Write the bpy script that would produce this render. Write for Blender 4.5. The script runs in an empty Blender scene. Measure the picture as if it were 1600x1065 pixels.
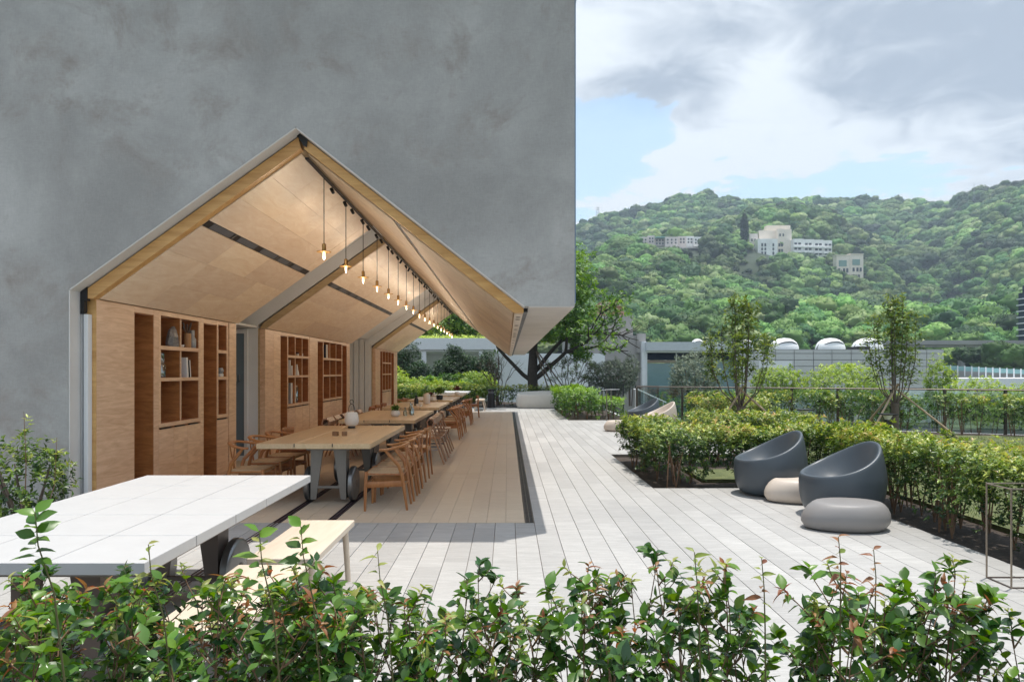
import bpy, math, random
import numpy as np
from mathutils import Vector, Matrix, noise
R = math.radians
SC = bpy.context.scene
COL = SC.collection
rnd = random.Random(7)
rng = np.random.default_rng(11)

# ---------------------------------------------------------------- camera
F = 1067.0; VX = 793.0; VY = 580.0; EYE = 1.6
cam_d = bpy.data.cameras.new("camera"); cam = bpy.data.objects.new("camera", cam_d); COL.objects.link(cam)
cam.location = (0, 0, EYE); cam.rotation_euler = (R(90), 0, 0)
cam_d.sensor_width = 36; cam_d.lens = 36 * F / 1600
cam_d.shift_x = (800 - VX) / 1600; cam_d.shift_y = (VY - 532.5) / 1600
cam_d.clip_start = 0.05; cam_d.clip_end = 6000
SC.camera = cam

# ---------------------------------------------------------------- render settings and exposure
SC.view_settings.view_transform = 'Standard'; SC.view_settings.look = 'None'
SC.view_settings.gamma = 1; SC.view_settings.use_curve_mapping = False
SC.view_settings.exposure = 0.98
SC.render.engine = 'CYCLES'
cy = SC.cycles
cy.use_denoising = True
cy.max_bounces = 8; cy.diffuse_bounces = 8; cy.glossy_bounces = 3; cy.transmission_bounces = 4
cy.transparent_max_bounces = 8; cy.volume_bounces = 0; cy.caustics_reflective = False; cy.caustics_refractive = False
cy.sample_clamp_indirect = 6

# ---------------------------------------------------------------- sun
SUN_DIR = Vector((0.135, 0.098, 1.0)).normalized()          # towards the sun, nearly overhead
sd = bpy.data.lights.new("sun", 'SUN'); sun = bpy.data.objects.new("sun", sd); COL.objects.link(sun)
sd.energy = 2.7; sd.angle = R(0.6); sd.color = (1.0, 0.955, 0.89)
sun.rotation_euler = SUN_DIR.to_track_quat('Z', 'Y').to_euler(); sun.location = (20, 10, 60)

# ---------------------------------------------------------------- sky with cloud
W = bpy.data.worlds.new("World"); SC.world = W; W.use_nodes = True
nt = W.node_tree; nt.nodes.clear()
def wn(t, **k):
    n = nt.nodes.new(t)
    for a, b in k.items(): setattr(n, a, b)
    return n
L = nt.links.new
def wmath(op, a, b=None, c=None, clamp=False):
    n = wn('ShaderNodeMath', operation=op); n.use_clamp = clamp
    for i, v in enumerate((a, b, c)):
        if v is None: continue
        if isinstance(v, (int, float)): n.inputs[i].default_value = v
        else: L(v, n.inputs[i])
    return n.outputs[0]
sky = wn('ShaderNodeTexSky'); sky.sky_type = 'NISHITA'; sky.sun_disc = False
sky.sun_elevation = R(80.5); sky.sun_rotation = math.atan2(SUN_DIR.x, SUN_DIR.y)
sky.air_density = 1.0; sky.dust_density = 1.2; sky.ozone_density = 1.2
tc = wn('ShaderNodeTexCoord'); sep = wn('ShaderNodeSeparateXYZ'); L(tc.outputs['Generated'], sep.inputs[0])
dx, dy, dz = sep.outputs
zz = wmath('MAXIMUM', wmath('ADD', dz, 0.10), 0.03)
comb = wn('ShaderNodeCombineXYZ'); L(wmath('DIVIDE', dx, zz), comb.inputs[0]); L(wmath('DIVIDE', dy, zz), comb.inputs[1])
def wsub(v, k): return wmath('SUBTRACT', v, k)
def fbm(scale, detail, rough, off, dist=0.0):
    m = wn('ShaderNodeMapping'); m.inputs['Location'].default_value = off; L(comb.outputs[0], m.inputs[0])
    n = wn('ShaderNodeTexNoise'); n.inputs['Scale'].default_value = scale; n.inputs['Detail'].default_value = detail
    n.inputs['Roughness'].default_value = rough; n.inputs['Distortion'].default_value = dist
    L(m.outputs[0], n.inputs['Vector']); return n.outputs['Fac']
def pixdir(px, py): return Vector(((px - VX) / F, 1, (VY - py) / F)).normalized()
def blob(px, py, rad, stretch=1.0):
    """a soft patch of the sky round one direction, 1 in its middle"""
    d = pixdir(px, py)
    vm = wn('ShaderNodeVectorMath', operation='SUBTRACT'); L(tc.outputs['Generated'], vm.inputs[0]); vm.inputs[1].default_value = d
    s = wn('ShaderNodeVectorMath', operation='MULTIPLY'); L(vm.outputs[0], s.inputs[0]); s.inputs[1].default_value = (1, 1, stretch)
    ln = wn('ShaderNodeVectorMath', operation='LENGTH'); L(s.outputs[0], ln.inputs[0])
    q = wmath('DIVIDE', ln.outputs['Value'], rad)
    return wmath('SUBTRACT', 1.0, wmath('SMOOTH_MIN', q, 1.0, 0.3), clamp=True)
def smooth(v, a, b):
    n = wn('ShaderNodeMapRange'); n.interpolation_type = 'SMOOTHSTEP'
    L(v, n.inputs[0]); n.inputs[1].default_value = a; n.inputs[2].default_value = b; return n.outputs[0]
def add_all(*t):
    o = t[0]
    for x in t[1:]: o = wmath('ADD', o, x)
    return o
n1 = fbm(1.1, 12, 0.58, (3.1, 1.7, 0), 0.6)
n2 = fbm(4.2, 12, 0.62, (7.3, 2.2, 0), 0.6)
n3 = fbm(0.42, 6, 0.5, (1.3, 5.2, 0))
cover = add_all(wmath('MULTIPLY', n1, 1.7), wmath('MULTIPLY', n2, 1.6), -0.97,
    wmath('MULTIPLY', blob(1450, 90, 0.42, 1.2), 0.42), wmath('MULTIPLY', blob(1150, 60, 0.30, 1.3), 0.34),
    wmath('MULTIPLY', blob(1180, 170, 0.17, 1.2), 0.30), wmath('MULTIPLY', blob(1060, 255, 0.09, 1.6), 0.30),
    wmath('MULTIPLY', blob(1480, 225, 0.26, 2.2), 0.26), wmath('MULTIPLY', blob(930, 60, 0.12), 0.22),
    wmath('MULTIPLY', blob(965, 200, 0.15, 1.7), -0.95), wmath('MULTIPLY', blob(1130, 250, 0.10, 2.0), -0.35), wmath('MULTIPLY', blob(905, 330, 0.10, 1.5), -0.1),
    wmath('MULTIPLY', blob(1330, 285, 0.22, 4.0), -0.62))
mask = smooth(cover, 0.58, 0.78)
thin = wmath('MULTIPLY', smooth(cover, 0.30, 0.75), 0.45)
mask = wmath('MAXIMUM', wmath('MAXIMUM', mask, thin), 0.30)
# grey undersides of the thick bank, white elsewhere
shade = add_all(wmath('MULTIPLY', n3, 0.9), wmath('MULTIPLY', n2, 1.3), wmath('MULTIPLY', n1, 0.9), -0.90,
    wmath('MULTIPLY', blob(1480, 130, 0.34, 1.7), 0.62), wmath('MULTIPLY', blob(1000, 130, 0.18, 2.0), 0.34), wmath('MULTIPLY', blob(1180, 40, 0.26, 1.5), 0.40),
    wmath('MULTIPLY', blob(1190, 125, 0.10, 1.3), -0.5), wmath('MULTIPLY', blob(910, 90, 0.1), -0.3),
    wmath('MULTIPLY', blob(1200, 290, 0.4, 3.2), -0.75))
grey = smooth(shade, 0.55, 1.25)
cr = wn('ShaderNodeMixRGB'); cr.inputs[1].default_value = (0.77, 0.815, 0.86, 1); cr.inputs[2].default_value = (0.335, 0.385, 0.46, 1); L(grey, cr.inputs[0])
skc = wn('ShaderNodeMixRGB', blend_type='MULTIPLY'); skc.inputs[0].default_value = 1; L(sky.outputs[0], skc.inputs[1]); skc.inputs[2].default_value = (0.95, 1.06, 1.0, 1)
bg1 = wn('ShaderNodeBackground'); L(skc.outputs[0], bg1.inputs[0]); bg1.inputs[1].default_value = 0.13
bg2 = wn('ShaderNodeBackground'); L(cr.outputs[0], bg2.inputs[0]); bg2.inputs[1].default_value = 0.66
mx = wn('ShaderNodeMixShader'); L(mask, mx.inputs[0]); L(bg1.outputs[0], mx.inputs[1]); L(bg2.outputs[0], mx.inputs[2])
wo = wn('ShaderNodeOutputWorld'); L(mx.outputs[0], wo.inputs[0])

# ---------------------------------------------------------------- helpers
def at(px, py, Y):
    """the point at distance Y that stands at photo position px, py (Z may be below the terrace)"""
    return Vector(((px - VX) * Y / F, Y, EYE + (VY - py) * Y / F))

class MB:
    def __init__(s): s.v = []; s.f = []
    def box(s, x0, y0, z0, x1, y1, z1, c=0.0):
        b = len(s.v)
        if c <= 0:
            s.v += [(x0,y0,z0),(x1,y0,z0),(x1,y1,z0),(x0,y1,z0),(x0,y0,z1),(x1,y0,z1),(x1,y1,z1),(x0,y1,z1)]
            s.f += [tuple(b+i for i in q) for q in ((3,2,1,0),(4,5,6,7),(0,1,5,4),(1,2,6,5),(2,3,7,6),(3,0,4,7))]
            return s
        # chamfered on every edge
        xs, ys, zs = (x0, x1), (y0, y1), (z0, z1); idx = {}
        for i in (0, 1):
            for j in (0, 1):
                for k in (0, 1):
                    X, Y, Z = xs[i], ys[j], zs[k]; a, e, g = (c, -c)[i], (c, -c)[j], (c, -c)[k]
                    for ax, p in enumerate(((X, Y+e, Z+g), (X+a, Y, Z+g), (X+a, Y+e, Z))):
                        idx[(i, j, k, ax)] = len(s.v); s.v.append(p)
        def ring(ax):
            for side in (0, 1):
                o = []
                for (p, q) in ((0,0),(1,0),(1,1),(0,1)):
                    t = [0,0,0]; t[ax] = side; t[(ax+1)%3] = p; t[(ax+2)%3] = q
                    o.append(idx[(*t, ax)])
                s.f.append(tuple(o if side else reversed(o)))
        for ax in range(3): ring(ax)
        for ax in range(3):
            a1, a2 = (ax+1)%3, (ax+2)%3
            for p in (0,1):
                for q in (0,1):
                    t0 = [0,0,0]; t1 = [0,0,0]; t1[ax] = 1
                    for t in (t0, t1): t[a1] = p; t[a2] = q
                    o = [idx[(*t0,a1)], idx[(*t1,a1)], idx[(*t1,a2)], idx[(*t0,a2)]]
                    s.f.append(tuple(o))
        for i in (0,1):
            for j in (0,1):
                for k in (0,1): s.f.append((idx[(i,j,k,0)], idx[(i,j,k,1)], idx[(i,j,k,2)]))
        return s
    def obox(s, c, size, M=None, ch=0.0):
        t = MB().box(-size[0]/2, -size[1]/2, -size[2]/2, size[0]/2, size[1]/2, size[2]/2, ch)
        M = M or Matrix.Identity(3); c = Vector(c); b = len(s.v)
        s.v += [tuple(c + M @ Vector(p)) for p in t.v]; s.f += [tuple(i+b for i in q) for q in t.f]; return s
    def tube(s, pts, r, seg=8, cap=True, flat=None):
        pts = [Vector(p) for p in pts]; n = len(pts)
        rr = r if isinstance(r, (list, tuple)) else [r]*n
        b = len(s.v); up = None
        for i, p in enumerate(pts):
            t = (pts[min(i+1, n-1)] - pts[max(i-1, 0)]); t = t.normalized() if t.length > 1e-9 else Vector((0,0,1))
            if up is None: up = t.orthogonal().normalized() if flat is None else Vector(flat)
            u = (up - t*up.dot(t)); u = u.normalized() if u.length > 1e-6 else t.orthogonal().normalized(); up = u
            w = t.cross(u)
            ra = rr[i] if isinstance(rr[i], tuple) else (rr[i], rr[i])
            for k in range(seg):
                a = 2*math.pi*k/seg; s.v.append(tuple(p + u*math.cos(a)*ra[0] + w*math.sin(a)*ra[1]))
        for i in range(n-1):
            for k in range(seg):
                k2 = (k+1) % seg
                s.f.append((b+i*seg+k, b+i*seg+k2, b+(i+1)*seg+k2, b+(i+1)*seg+k))
        if cap:
            s.f.append(tuple(b+k for k in reversed(range(seg)))); s.f.append(tuple(b+(n-1)*seg+k for k in range(seg)))
        return s
    def lathe(s, prof, c=(0,0,0), seg=24, sx=1.0, sy=1.0):
        b = len(s.v); m = len(prof)
        for (r, z) in prof:
            for k in range(seg):
                a = 2*math.pi*k/seg; s.v.append((c[0]+r*sx*math.cos(a), c[1]+r*sy*math.sin(a), c[2]+z))
        for i in range(m-1):
            for k in range(seg):
                k2 = (k+1) % seg
                s.f.append((b+i*seg+k, b+i*seg+k2, b+(i+1)*seg+k2, b+(i+1)*seg+k))
        s.f.append(tuple(b+k for k in reversed(range(seg)))); s.f.append(tuple(b+(m-1)*seg+k for k in range(seg)))
        return s
    def prism(s, poly, y0, y1):
        """poly in X,Z swept along Y"""
        b = len(s.v); n = len(poly)
        for y in (y0, y1): s.v += [(x, y, z) for x, z in poly]
        s.f.append(tuple(b+i for i in range(n))); s.f.append(tuple(b+n+i for i in reversed(range(n))))
        for i in range(n):
            j = (i+1) % n; s.f.append((b+i, b+n+i, b+n+j, b+j))
        return s
    def prismz(s, poly, z0, z1):
        b = len(s.v); n = len(poly)
        for z in (z0, z1): s.v += [(x, y, z) for x, y in poly]
        s.f.append(tuple(b+i for i in reversed(range(n)))); s.f.append(tuple(b+n+i for i in range(n)))
        for i in range(n):
            j = (i+1) % n; s.f.append((b+i, b+j, b+n+j, b+n+i))
        return s
    def mesh(s, name, mat, smooth=False):
        me = bpy.data.meshes.new(name); me.from_pydata(s.v, [], s.f)
        if mat: me.materials.append(mat)
        me.validate()
        if smooth:
            me.polygons.foreach_set('use_smooth', [True]*len(me.polygons))
            try: me.set_sharp_from_angle(angle=R(38))
            except Exception: pass
        me.update(); return me
    def build(s, name, mat, parent=None, smooth=False, **props):
        o = bpy.data.objects.new(name, s.mesh(name, mat, smooth)); COL.objects.link(o)
        if parent is not None: o.parent = parent
        for k, v in props.items(): o[k] = v
        return o
def fixnormals(o):
    import bmesh
    bm = bmesh.new(); bm.from_mesh(o.data); bmesh.ops.recalc_face_normals(bm, faces=bm.faces); bm.to_mesh(o.data); bm.free(); return o
def thing(name, label, cat, loc=(0,0,0), rz=0.0, group=None):
    o = bpy.data.objects.new(name, None); COL.objects.link(o); o.location = loc; o.rotation_euler = (0, 0, rz)
    o.empty_display_size = 0.1
    o['label'] = label; o['category'] = cat
    if group: o['group'] = group
    return o
def tag(o, label, cat, group=None):
    o['label'] = label; o['category'] = cat
    if group: o['group'] = group
    return o
def copy_tree(o, parent=None):
    c = o.copy(); COL.objects.link(c); c.parent = parent
    for ch in list(o.children): copy_tree(ch, c)
    return c
def inst(me, name, loc, scale=(1,1,1), rot=(0,0,0), parent=None, M=None):
    o = bpy.data.objects.new(name, me); COL.objects.link(o)
    if parent is not None: o.parent = parent
    if M is not None: o.matrix_local = M
    else: o.location = loc; o.scale = scale; o.rotation_euler = rot
    return o
ORD = ['first','second','third','fourth','fifth','sixth','seventh','eighth','ninth','tenth','eleventh','twelfth','thirteenth','fourteenth','fifteenth','sixteenth','seventeenth','eighteenth','nineteenth','twentieth']

# ---------------------------------------------------------------- materials
class Mat:
    def __init__(s, name, rough=0.5, metal=0.0, spec=0.5):
        s.m = bpy.data.materials.new(name); s.m.use_nodes = True; s.t = s.m.node_tree; s.t.nodes.clear()
        s.p = s.n('ShaderNodeBsdfPrincipled'); s.o = s.n('ShaderNodeOutputMaterial'); s.l(s.p.outputs[0], s.o.inputs[0])
        s.p.inputs['Roughness'].default_value = rough; s.p.inputs['Metallic'].default_value = metal
        s.p.inputs['Specular IOR Level'].default_value = spec
        s.g = s.n('ShaderNodeNewGeometry'); s.oi = s.n('ShaderNodeObjectInfo')
    def n(s, t, **k):
        x = s.t.nodes.new(t)
        for a, b in k.items(): setattr(x, a, b)
        return x
    def l(s, a, b): s.t.links.new(a, b)
    def ma(s, op, a, b=None, clamp=False):
        n = s.n('ShaderNodeMath', operation=op); n.use_clamp = clamp
        for i, v in enumerate((a, b)):
            if v is None: continue
            if isinstance(v, (int, float)): n.inputs[i].default_value = v
            else: s.l(v, n.inputs[i])
        return n.outputs[0]
    def vec(s, scale=(1,1,1), rand=0.0, rot=(0,0,0)):
        m = s.n('ShaderNodeMapping'); s.l(s.g.outputs['Position'], m.inputs[0]); m.inputs['Scale'].default_value = scale
        m.inputs['Rotation'].default_value = rot
        if rand:
            a = s.n('ShaderNodeVectorMath', operation='ADD'); c = s.n('ShaderNodeCombineXYZ')
            r = s.ma('MULTIPLY', s.rand(), rand)
            for i in range(3): s.l(r, c.inputs[i])
            s.l(m.outputs[0], a.inputs[0]); s.l(c.outputs[0], a.inputs[1]); return a.outputs[0]
        return m.outputs[0]
    def rand(s):
        return s.ma('FRACT', s.ma('ADD', s.oi.outputs['Random'], s.g.outputs['Random Per Island']))
    def noise(s, v, scale, detail=4, rough=0.55, dist=0.0):
        n = s.n('ShaderNodeTexNoise'); s.l(v, n.inputs['Vector']); n.inputs['Scale'].default_value = scale
        n.inputs['Detail'].default_value = detail; n.inputs['Roughness'].default_value = rough; n.inputs['Distortion'].default_value = dist
        return n.outputs['Fac']
    def ramp(s, fac, stops):
        r = s.n('ShaderNodeValToRGB'); e = r.color_ramp.elements
        while len(e) < len(stops): e.new(0.5)
        for i, (p, c) in enumerate(stops): e[i].position = p; e[i].color = (*c, 1)
        s.l(fac, r.inputs[0]); return r.outputs[0]
    def mix(s, fac, a, b, mode='MIX'):
        m = s.n('ShaderNodeMixRGB', blend_type=mode)
        for i, v in enumerate((fac, a, b)):
            if isinstance(v, (int, float)): m.inputs[i].default_value = v
            elif isinstance(v, tuple): m.inputs[i].default_value = (*v, 1)
            else: s.l(v, m.inputs[i])
        return m.outputs[0]
    def hsv(s, col, h=0.5, sat=1.0, val=1.0):
        n = s.n('ShaderNodeHueSaturation')
        for k, v in (('Hue', h), ('Saturation', sat), ('Value', val)):
            if isinstance(v, (int, float)): n.inputs[k].default_value = v
            else: s.l(v, n.inputs[k])
        s.l(col, n.inputs['Color']); return n.outputs[0]
    def mrange(s, v, a, b, c, d):
        n = s.n('ShaderNodeMapRange'); s.l(v, n.inputs[0])
        for i, x in enumerate((a, b, c, d)): n.inputs[i+1].default_value = x
        return n.outputs[0]
    def base(s, c):
        if isinstance(c, tuple): s.p.inputs['Base Color'].default_value = (*c, 1)
        else: s.l(c, s.p.inputs['Base Color'])
        return s
    def rough(s, v): s.l(v, s.p.inputs['Roughness']); return s
    def bump(s, h, strength=0.3, dist=0.01):
        b = s.n('ShaderNodeBump'); b.inputs['Strength'].default_value = strength; b.inputs['Distance'].default_value = dist
        s.l(h, b.inputs['Height']); s.l(b.outputs[0], s.p.inputs['Normal']); return s

def m_plain(name, c, rough=0.5, metal=0.0, var=0.06, scale=6.0, bump=0.0, spec=0.5):
    m = Mat(name, rough, metal, spec); v = m.vec()
    n = m.noise(v, scale, 5)
    m.base(m.hsv(m.mix(1.0, c, (1,1,1), 'MULTIPLY'), val=m.mrange(n, 0.25, 0.75, 1-var, 1+var)))
    m.rough(m.mrange(m.noise(v, scale*2.3, 3), 0.2, 0.8, max(rough-0.08, 0.02), min(rough+0.08, 1)))
    if bump: m.bump(m.noise(v, scale*25, 4), bump, 0.004)
    return m.m
def m_wood(name, dark, light, grain=(1, 12, 12), scale=1.6, rough=0.45, tone=0.12, figure=0.5, hue=0.0, bump=0.08, spec=0.4):
    """grain: large numbers across the grain, a small number along it"""
    m = Mat(name, rough, 0, spec); v = m.vec(grain, rand=37.0)
    a = m.noise(v, scale, 6, 0.6, 1.2*figure); b = m.noise(v, scale*5.5, 4, 0.7, 0.3)
    k = m.ma('ADD', m.ma('MULTIPLY', a, 0.75), m.ma('MULTIPLY', b, 0.25))
    c = m.ramp(k, [(0.30, dark), (0.5, tuple((x+y)/2 for x, y in zip(dark, light))), (0.68, light)])
    if tone: c = m.hsv(c, h=m.mrange(m.rand(), 0, 1, 0.5-hue, 0.5+hue), val=m.mrange(m.rand(), 0, 1, 1-tone, 1+tone))
    m.base(c); m.bump(k, bump, 0.003); return m.m

def m_concrete():
    m = Mat('facade_cement', 0.75, 0, 0.3); v = m.vec()
    big = m.noise(v, 0.55, 5, 0.6, 0.4); mid = m.noise(v, 2.6, 6, 0.65, 0.3); fine = m.noise(v, 38, 4, 0.7)
    hz = m.noise(m.vec((14, 14, 110)), 1.0, 3, 0.6); vt = m.noise(m.vec((110, 14, 14)), 1.0, 3, 0.6)
    c = m.ramp(big, [(0.36, (0.305, 0.294, 0.280)), (0.52, (0.368, 0.357, 0.341)), (0.66, (0.430, 0.419, 0.401))])
    pat = m.ma('MULTIPLY', m.mrange(m.noise(m.vec(), 1.1, 5, 0.72, 0.5), 0.50, 0.66, 0, 1), m.mrange(mid, 0.40, 0.60, 0.25, 1.0))
    c = m.mix(pat, c, (0.272, 0.243, 0.220))
    k = m.ma('ADD', m.ma('MULTIPLY', m.ma('ADD', hz, vt), 0.5), m.ma('MULTIPLY', fine, 0.5))
    c = m.hsv(c, val=m.mrange(k, 0.75, 1.25, 0.90, 1.10) if False else m.mrange(m.ma('ADD', mid, k), 0.9, 1.6, 0.86, 1.14))
    m.base(c); m.bump(k, 0.12, 0.003); m.rough(m.mrange(mid, 0.3, 0.7, 0.6, 0.85)); return m.m
def m_deck(name, lo, hi, tone=0.085, warm=0.0):
    m = Mat(name, 0.6, 0, 0.35); v = m.vec((1.2, 6.5, 1), rand=61.0)
    a = m.noise(v, 2.2, 7, 0.62, 1.6); b = m.noise(m.vec(), 60, 3, 0.7); w = m.noise(m.vec(), 0.5, 5, 0.6)
    c = m.ramp(a, [(0.28, lo), (0.55, tuple((x+y)/2 for x, y in zip(lo, hi))), (0.72, hi)])
    c = m.hsv(c, val=m.mrange(m.rand(), 0, 1, 1-tone, 1+tone), h=m.mrange(m.rand(), 0, 1, 0.497, 0.503))
    c = m.hsv(c, val=m.mrange(m.ma('ADD', b, w), 0.7, 1.3, 0.90, 1.07))
    m.base(c); m.rough(m.mrange(w, 0.3, 0.7, 0.48, 0.7)); m.bump(m.ma('ADD', a, b), 0.06, 0.002); return m.m
def m_leaf(name, stops, rough=0.4, trans=0.35, attr=True, spec=0.5, vj=0.25, island=True):
    m = Mat(name, rough, 0, spec)
    if attr:
        at_ = m.n('ShaderNodeAttribute', attribute_name='tint'); f = at_.outputs['Fac']
    else: f = m.rand() if island else m.ma('ADD', m.ma('MULTIPLY', m.oi.outputs['Random'], 0.75), m.ma('MULTIPLY', m.g.outputs['Random Per Island'], 0.25))
    c = m.ramp(f, stops)
    rr_ = m.rand() if island else m.oi.outputs['Random']
    r2 = m.ma('FRACT', m.ma('MULTIPLY', rr_, 7.31))
    c = m.hsv(c, h=m.mrange(r2, 0, 1, 0.487, 0.513), val=m.mrange(m.ma('FRACT', m.ma('MULTIPLY', rr_, 3.77)), 0, 1, 1-vj, 1+vj))
    m.base(c)
    tr = m.n('ShaderNodeBsdfTranslucent'); m.l(m.hsv(c, h=0.485, sat=1.15, val=1.5), tr.inputs['Color'])
    ms = m.n('ShaderNodeMixShader'); ms.inputs[0].default_value = trans
    m.l(m.p.outputs[0], ms.inputs[1]); m.l(tr.outputs[0], ms.inputs[2]); m.l(ms.outputs[0], m.o.inputs[0])
    return m.m
def m_glass(name, tint=(0.75, 0.86, 0.86), alpha=0.75, rough=0.03):
    m = Mat(name, rough); m.base(tint)
    t = m.n('ShaderNodeBsdfTransparent'); t.inputs[0].default_value = (*tint, 1)
    gl = m.n('ShaderNodeBsdfGlossy'); gl.inputs['Roughness'].default_value = rough; gl.inputs[0].default_value = (0.9, 0.95, 0.95, 1)
    fr = m.n('ShaderNodeFresnel'); fr.inputs[0].default_value = 1.5
    a = m.n('ShaderNodeMixShader'); m.l(m.ma('ADD', m.ma('MULTIPLY', fr.outputs[0], 1.0), 1-alpha-0.05, clamp=True), a.inputs[0])
    m.l(t.outputs[0], a.inputs[1]); m.l(gl.outputs[0], a.inputs[2]); m.l(a.outputs[0], m.o.inputs[0]); return m.m

M = {}
M['concrete'] = m_concrete()
M['reveal'] = m_plain('bounce_lit_cement', (0.62, 0.60, 0.575), 0.8, 0, 0.07, 3, 0.1)  # paler than the facade cement: bounced light put into the colour
M['soffit'] = m_plain('soffit_render', (0.56, 0.52, 0.48), 0.8, 0, 0.07, 2.5, 0.08)
M['greywall'] = m_plain('pale_grey_paint', (0.72, 0.735, 0.75), 0.6, 0, 0.04, 3)
M['deck'] = m_deck('deck_stone', (0.34, 0.331, 0.317), (0.46, 0.448, 0.430))
M['tile'] = m_deck('indoor_tile', (0.56, 0.445, 0.325), (0.64, 0.525, 0.395), 0.03)
M['joint'] = m_plain('joint_grout', (0.20, 0.175, 0.15), 0.9)
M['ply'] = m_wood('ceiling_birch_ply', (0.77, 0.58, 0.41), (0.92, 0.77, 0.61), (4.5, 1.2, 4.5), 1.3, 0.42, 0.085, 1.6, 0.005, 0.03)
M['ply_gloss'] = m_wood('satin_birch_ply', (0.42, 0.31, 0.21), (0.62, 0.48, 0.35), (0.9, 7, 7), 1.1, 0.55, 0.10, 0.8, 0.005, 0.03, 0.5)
M['ply_edge'] = m_wood('ply_edge_layers', (0.42, 0.29, 0.14), (0.62, 0.46, 0.27), (1.2, 1.2, 9), 2.2, 0.5, 0.06, 0.3, 0.003)
M['trim'] = m_wood('honey_timber', (0.48, 0.25, 0.08), (0.72, 0.44, 0.17), (0.8, 8, 8), 1.1, 0.4, 0.06, 1.4, 0.003)
M['panel'] = m_wood('figured_veneer', (0.58, 0.35, 0.20), (0.86, 0.61, 0.415), (2.6, 0.85, 7.0), 1.35, 0.38, 0.05, 2.0, 0.003, 0.03)
M['niche'] = m_wood('dark_red_veneer', (0.24, 0.085, 0.022), (0.50, 0.20, 0.065), (3, 1.0, 16), 1.0, 0.42, 0.05, 0.8, 0.003)
M['table'] = m_wood('table_oak', (0.50, 0.345, 0.19), (0.66, 0.48, 0.29), (12, 1.2, 8), 1.4, 0.36, 0.06, 0.7, 0.003)
M['chair'] = m_wood('chair_oak', (0.26, 0.095, 0.028), (0.46, 0.20, 0.07), (9, 9, 1.5), 1.6, 0.42, 0.10, 0.6, 0.006)
M['chair2'] = m_wood('bent_ply_walnut', (0.26, 0.13, 0.07), (0.44, 0.25, 0.15), (9, 9, 1.5), 1.6, 0.42, 0.1, 0.6, 0.006)
M['pale'] = m_wood('pale_ash', (0.58, 0.47, 0.36), (0.69, 0.585, 0.47), (9, 1.0, 6), 1.4, 0.45, 0.04, 0.6, 0.003)
M['weave'] = m_plain('paper_cord', (0.46, 0.32, 0.19), 0.8, 0, 0.15, 60, 0.4)
M['whitetop'] = m_plain('white_cement', (0.48, 0.473, 0.465), 0.5, 0, 0.035, 7, 0.05)
M['steel'] = m_plain('brushed_steel', (0.21, 0.19, 0.17), 0.42, 0.45, 0.05, 5)
M['bronze'] = m_plain('dark_bronze_steel', (0.14, 0.11, 0.095), 0.4, 0.6, 0.08, 5)
M['chrome'] = m_plain('polished_wheel', (0.24, 0.235, 0.23), 0.32, 0.8, 0.05, 5)
M['black'] = m_plain('black_metal', (0.018, 0.018, 0.02), 0.45, 0.3, 0.1, 5)
M['slotgrey'] = m_plain('slot_diffuser', (0.10, 0.105, 0.12), 0.65, 0, 0.1, 5)
M['rail'] = m_plain('rail_channel', (0.055, 0.035, 0.04), 0.5, 0.2, 0.2, 5)
M['white'] = m_plain('white_paint', (0.74, 0.75, 0.76), 0.45, 0, 0.03, 4)
M['brass'] = m_plain('aged_brass', (0.46, 0.27, 0.10), 0.35, 0.9, 0.1, 30)
M['stoneblue'] = m_plain('slate_moulded_plastic', (0.062, 0.076, 0.090), 0.42, 0, 0.05, 4, 0.06)
M['stonegrey'] = m_plain('warm_grey_plastic', (0.235, 0.222, 0.215), 0.5, 0, 0.05, 4, 0.06)
M['stonebeige'] = m_plain('sand_moulded_plastic', (0.58, 0.50, 0.425), 0.5, 0, 0.05, 4, 0.06)
M['stonewhite'] = m_plain('chalk_moulded_plastic', (0.60, 0.58, 0.54), 0.5, 0, 0.05, 4, 0.06)
M['glass'] = m_glass('clear_glass')
M['bottle'] = m_plain('black_ceramic', (0.02, 0.018, 0.017), 0.35)
M['ceramic'] = m_plain('white_ceramic', (0.72, 0.71, 0.69), 0.35, 0, 0.03, 20)
M['soil'] = m_plain('bark_mulch', (0.055, 0.040, 0.030), 0.95, 0, 0.5, 28, 0.9)
M['corten'] = m_plain('rusty_edging', (0.085, 0.045, 0.03), 0.8, 0.2, 0.25, 12, 0.2)
M['bark'] = m_plain('bark', (0.13, 0.10, 0.08), 0.9, 0, 0.3, 22, 0.7)
M['twig'] = m_plain('twig_bark', (0.20, 0.115, 0.065), 0.8, 0, 0.3, 40, 0.4)
M['bark_dark'] = m_plain('dark_bark', (0.045, 0.038, 0.034), 0.9, 0, 0.3, 10, 0.7)
M['stake'] = m_wood('stake_timber', (0.30, 0.21, 0.13), (0.50, 0.38, 0.26), (9, 9, 1.5), 1.6, 0.6, 0.1, 0.6)
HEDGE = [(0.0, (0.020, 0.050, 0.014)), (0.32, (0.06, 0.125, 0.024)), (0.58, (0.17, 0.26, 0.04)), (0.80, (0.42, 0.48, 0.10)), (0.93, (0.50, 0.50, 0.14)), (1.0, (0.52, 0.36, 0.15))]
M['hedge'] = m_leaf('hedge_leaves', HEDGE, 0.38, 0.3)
GREEN = [(0.0, (0.018, 0.055, 0.012)), (0.5, (0.06, 0.155, 0.018)), (1.0, (0.22, 0.38, 0.04))]
M['green'] = m_leaf('green_leaves', GREEN, 0.42, 0.35)
M['lime'] = m_leaf('lime_leaves', [(0.0, (0.06, 0.13, 0.02)), (0.5, (0.26, 0.38, 0.06)), (1.0, (0.50, 0.58, 0.14))], 0.45, 0.4)
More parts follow.
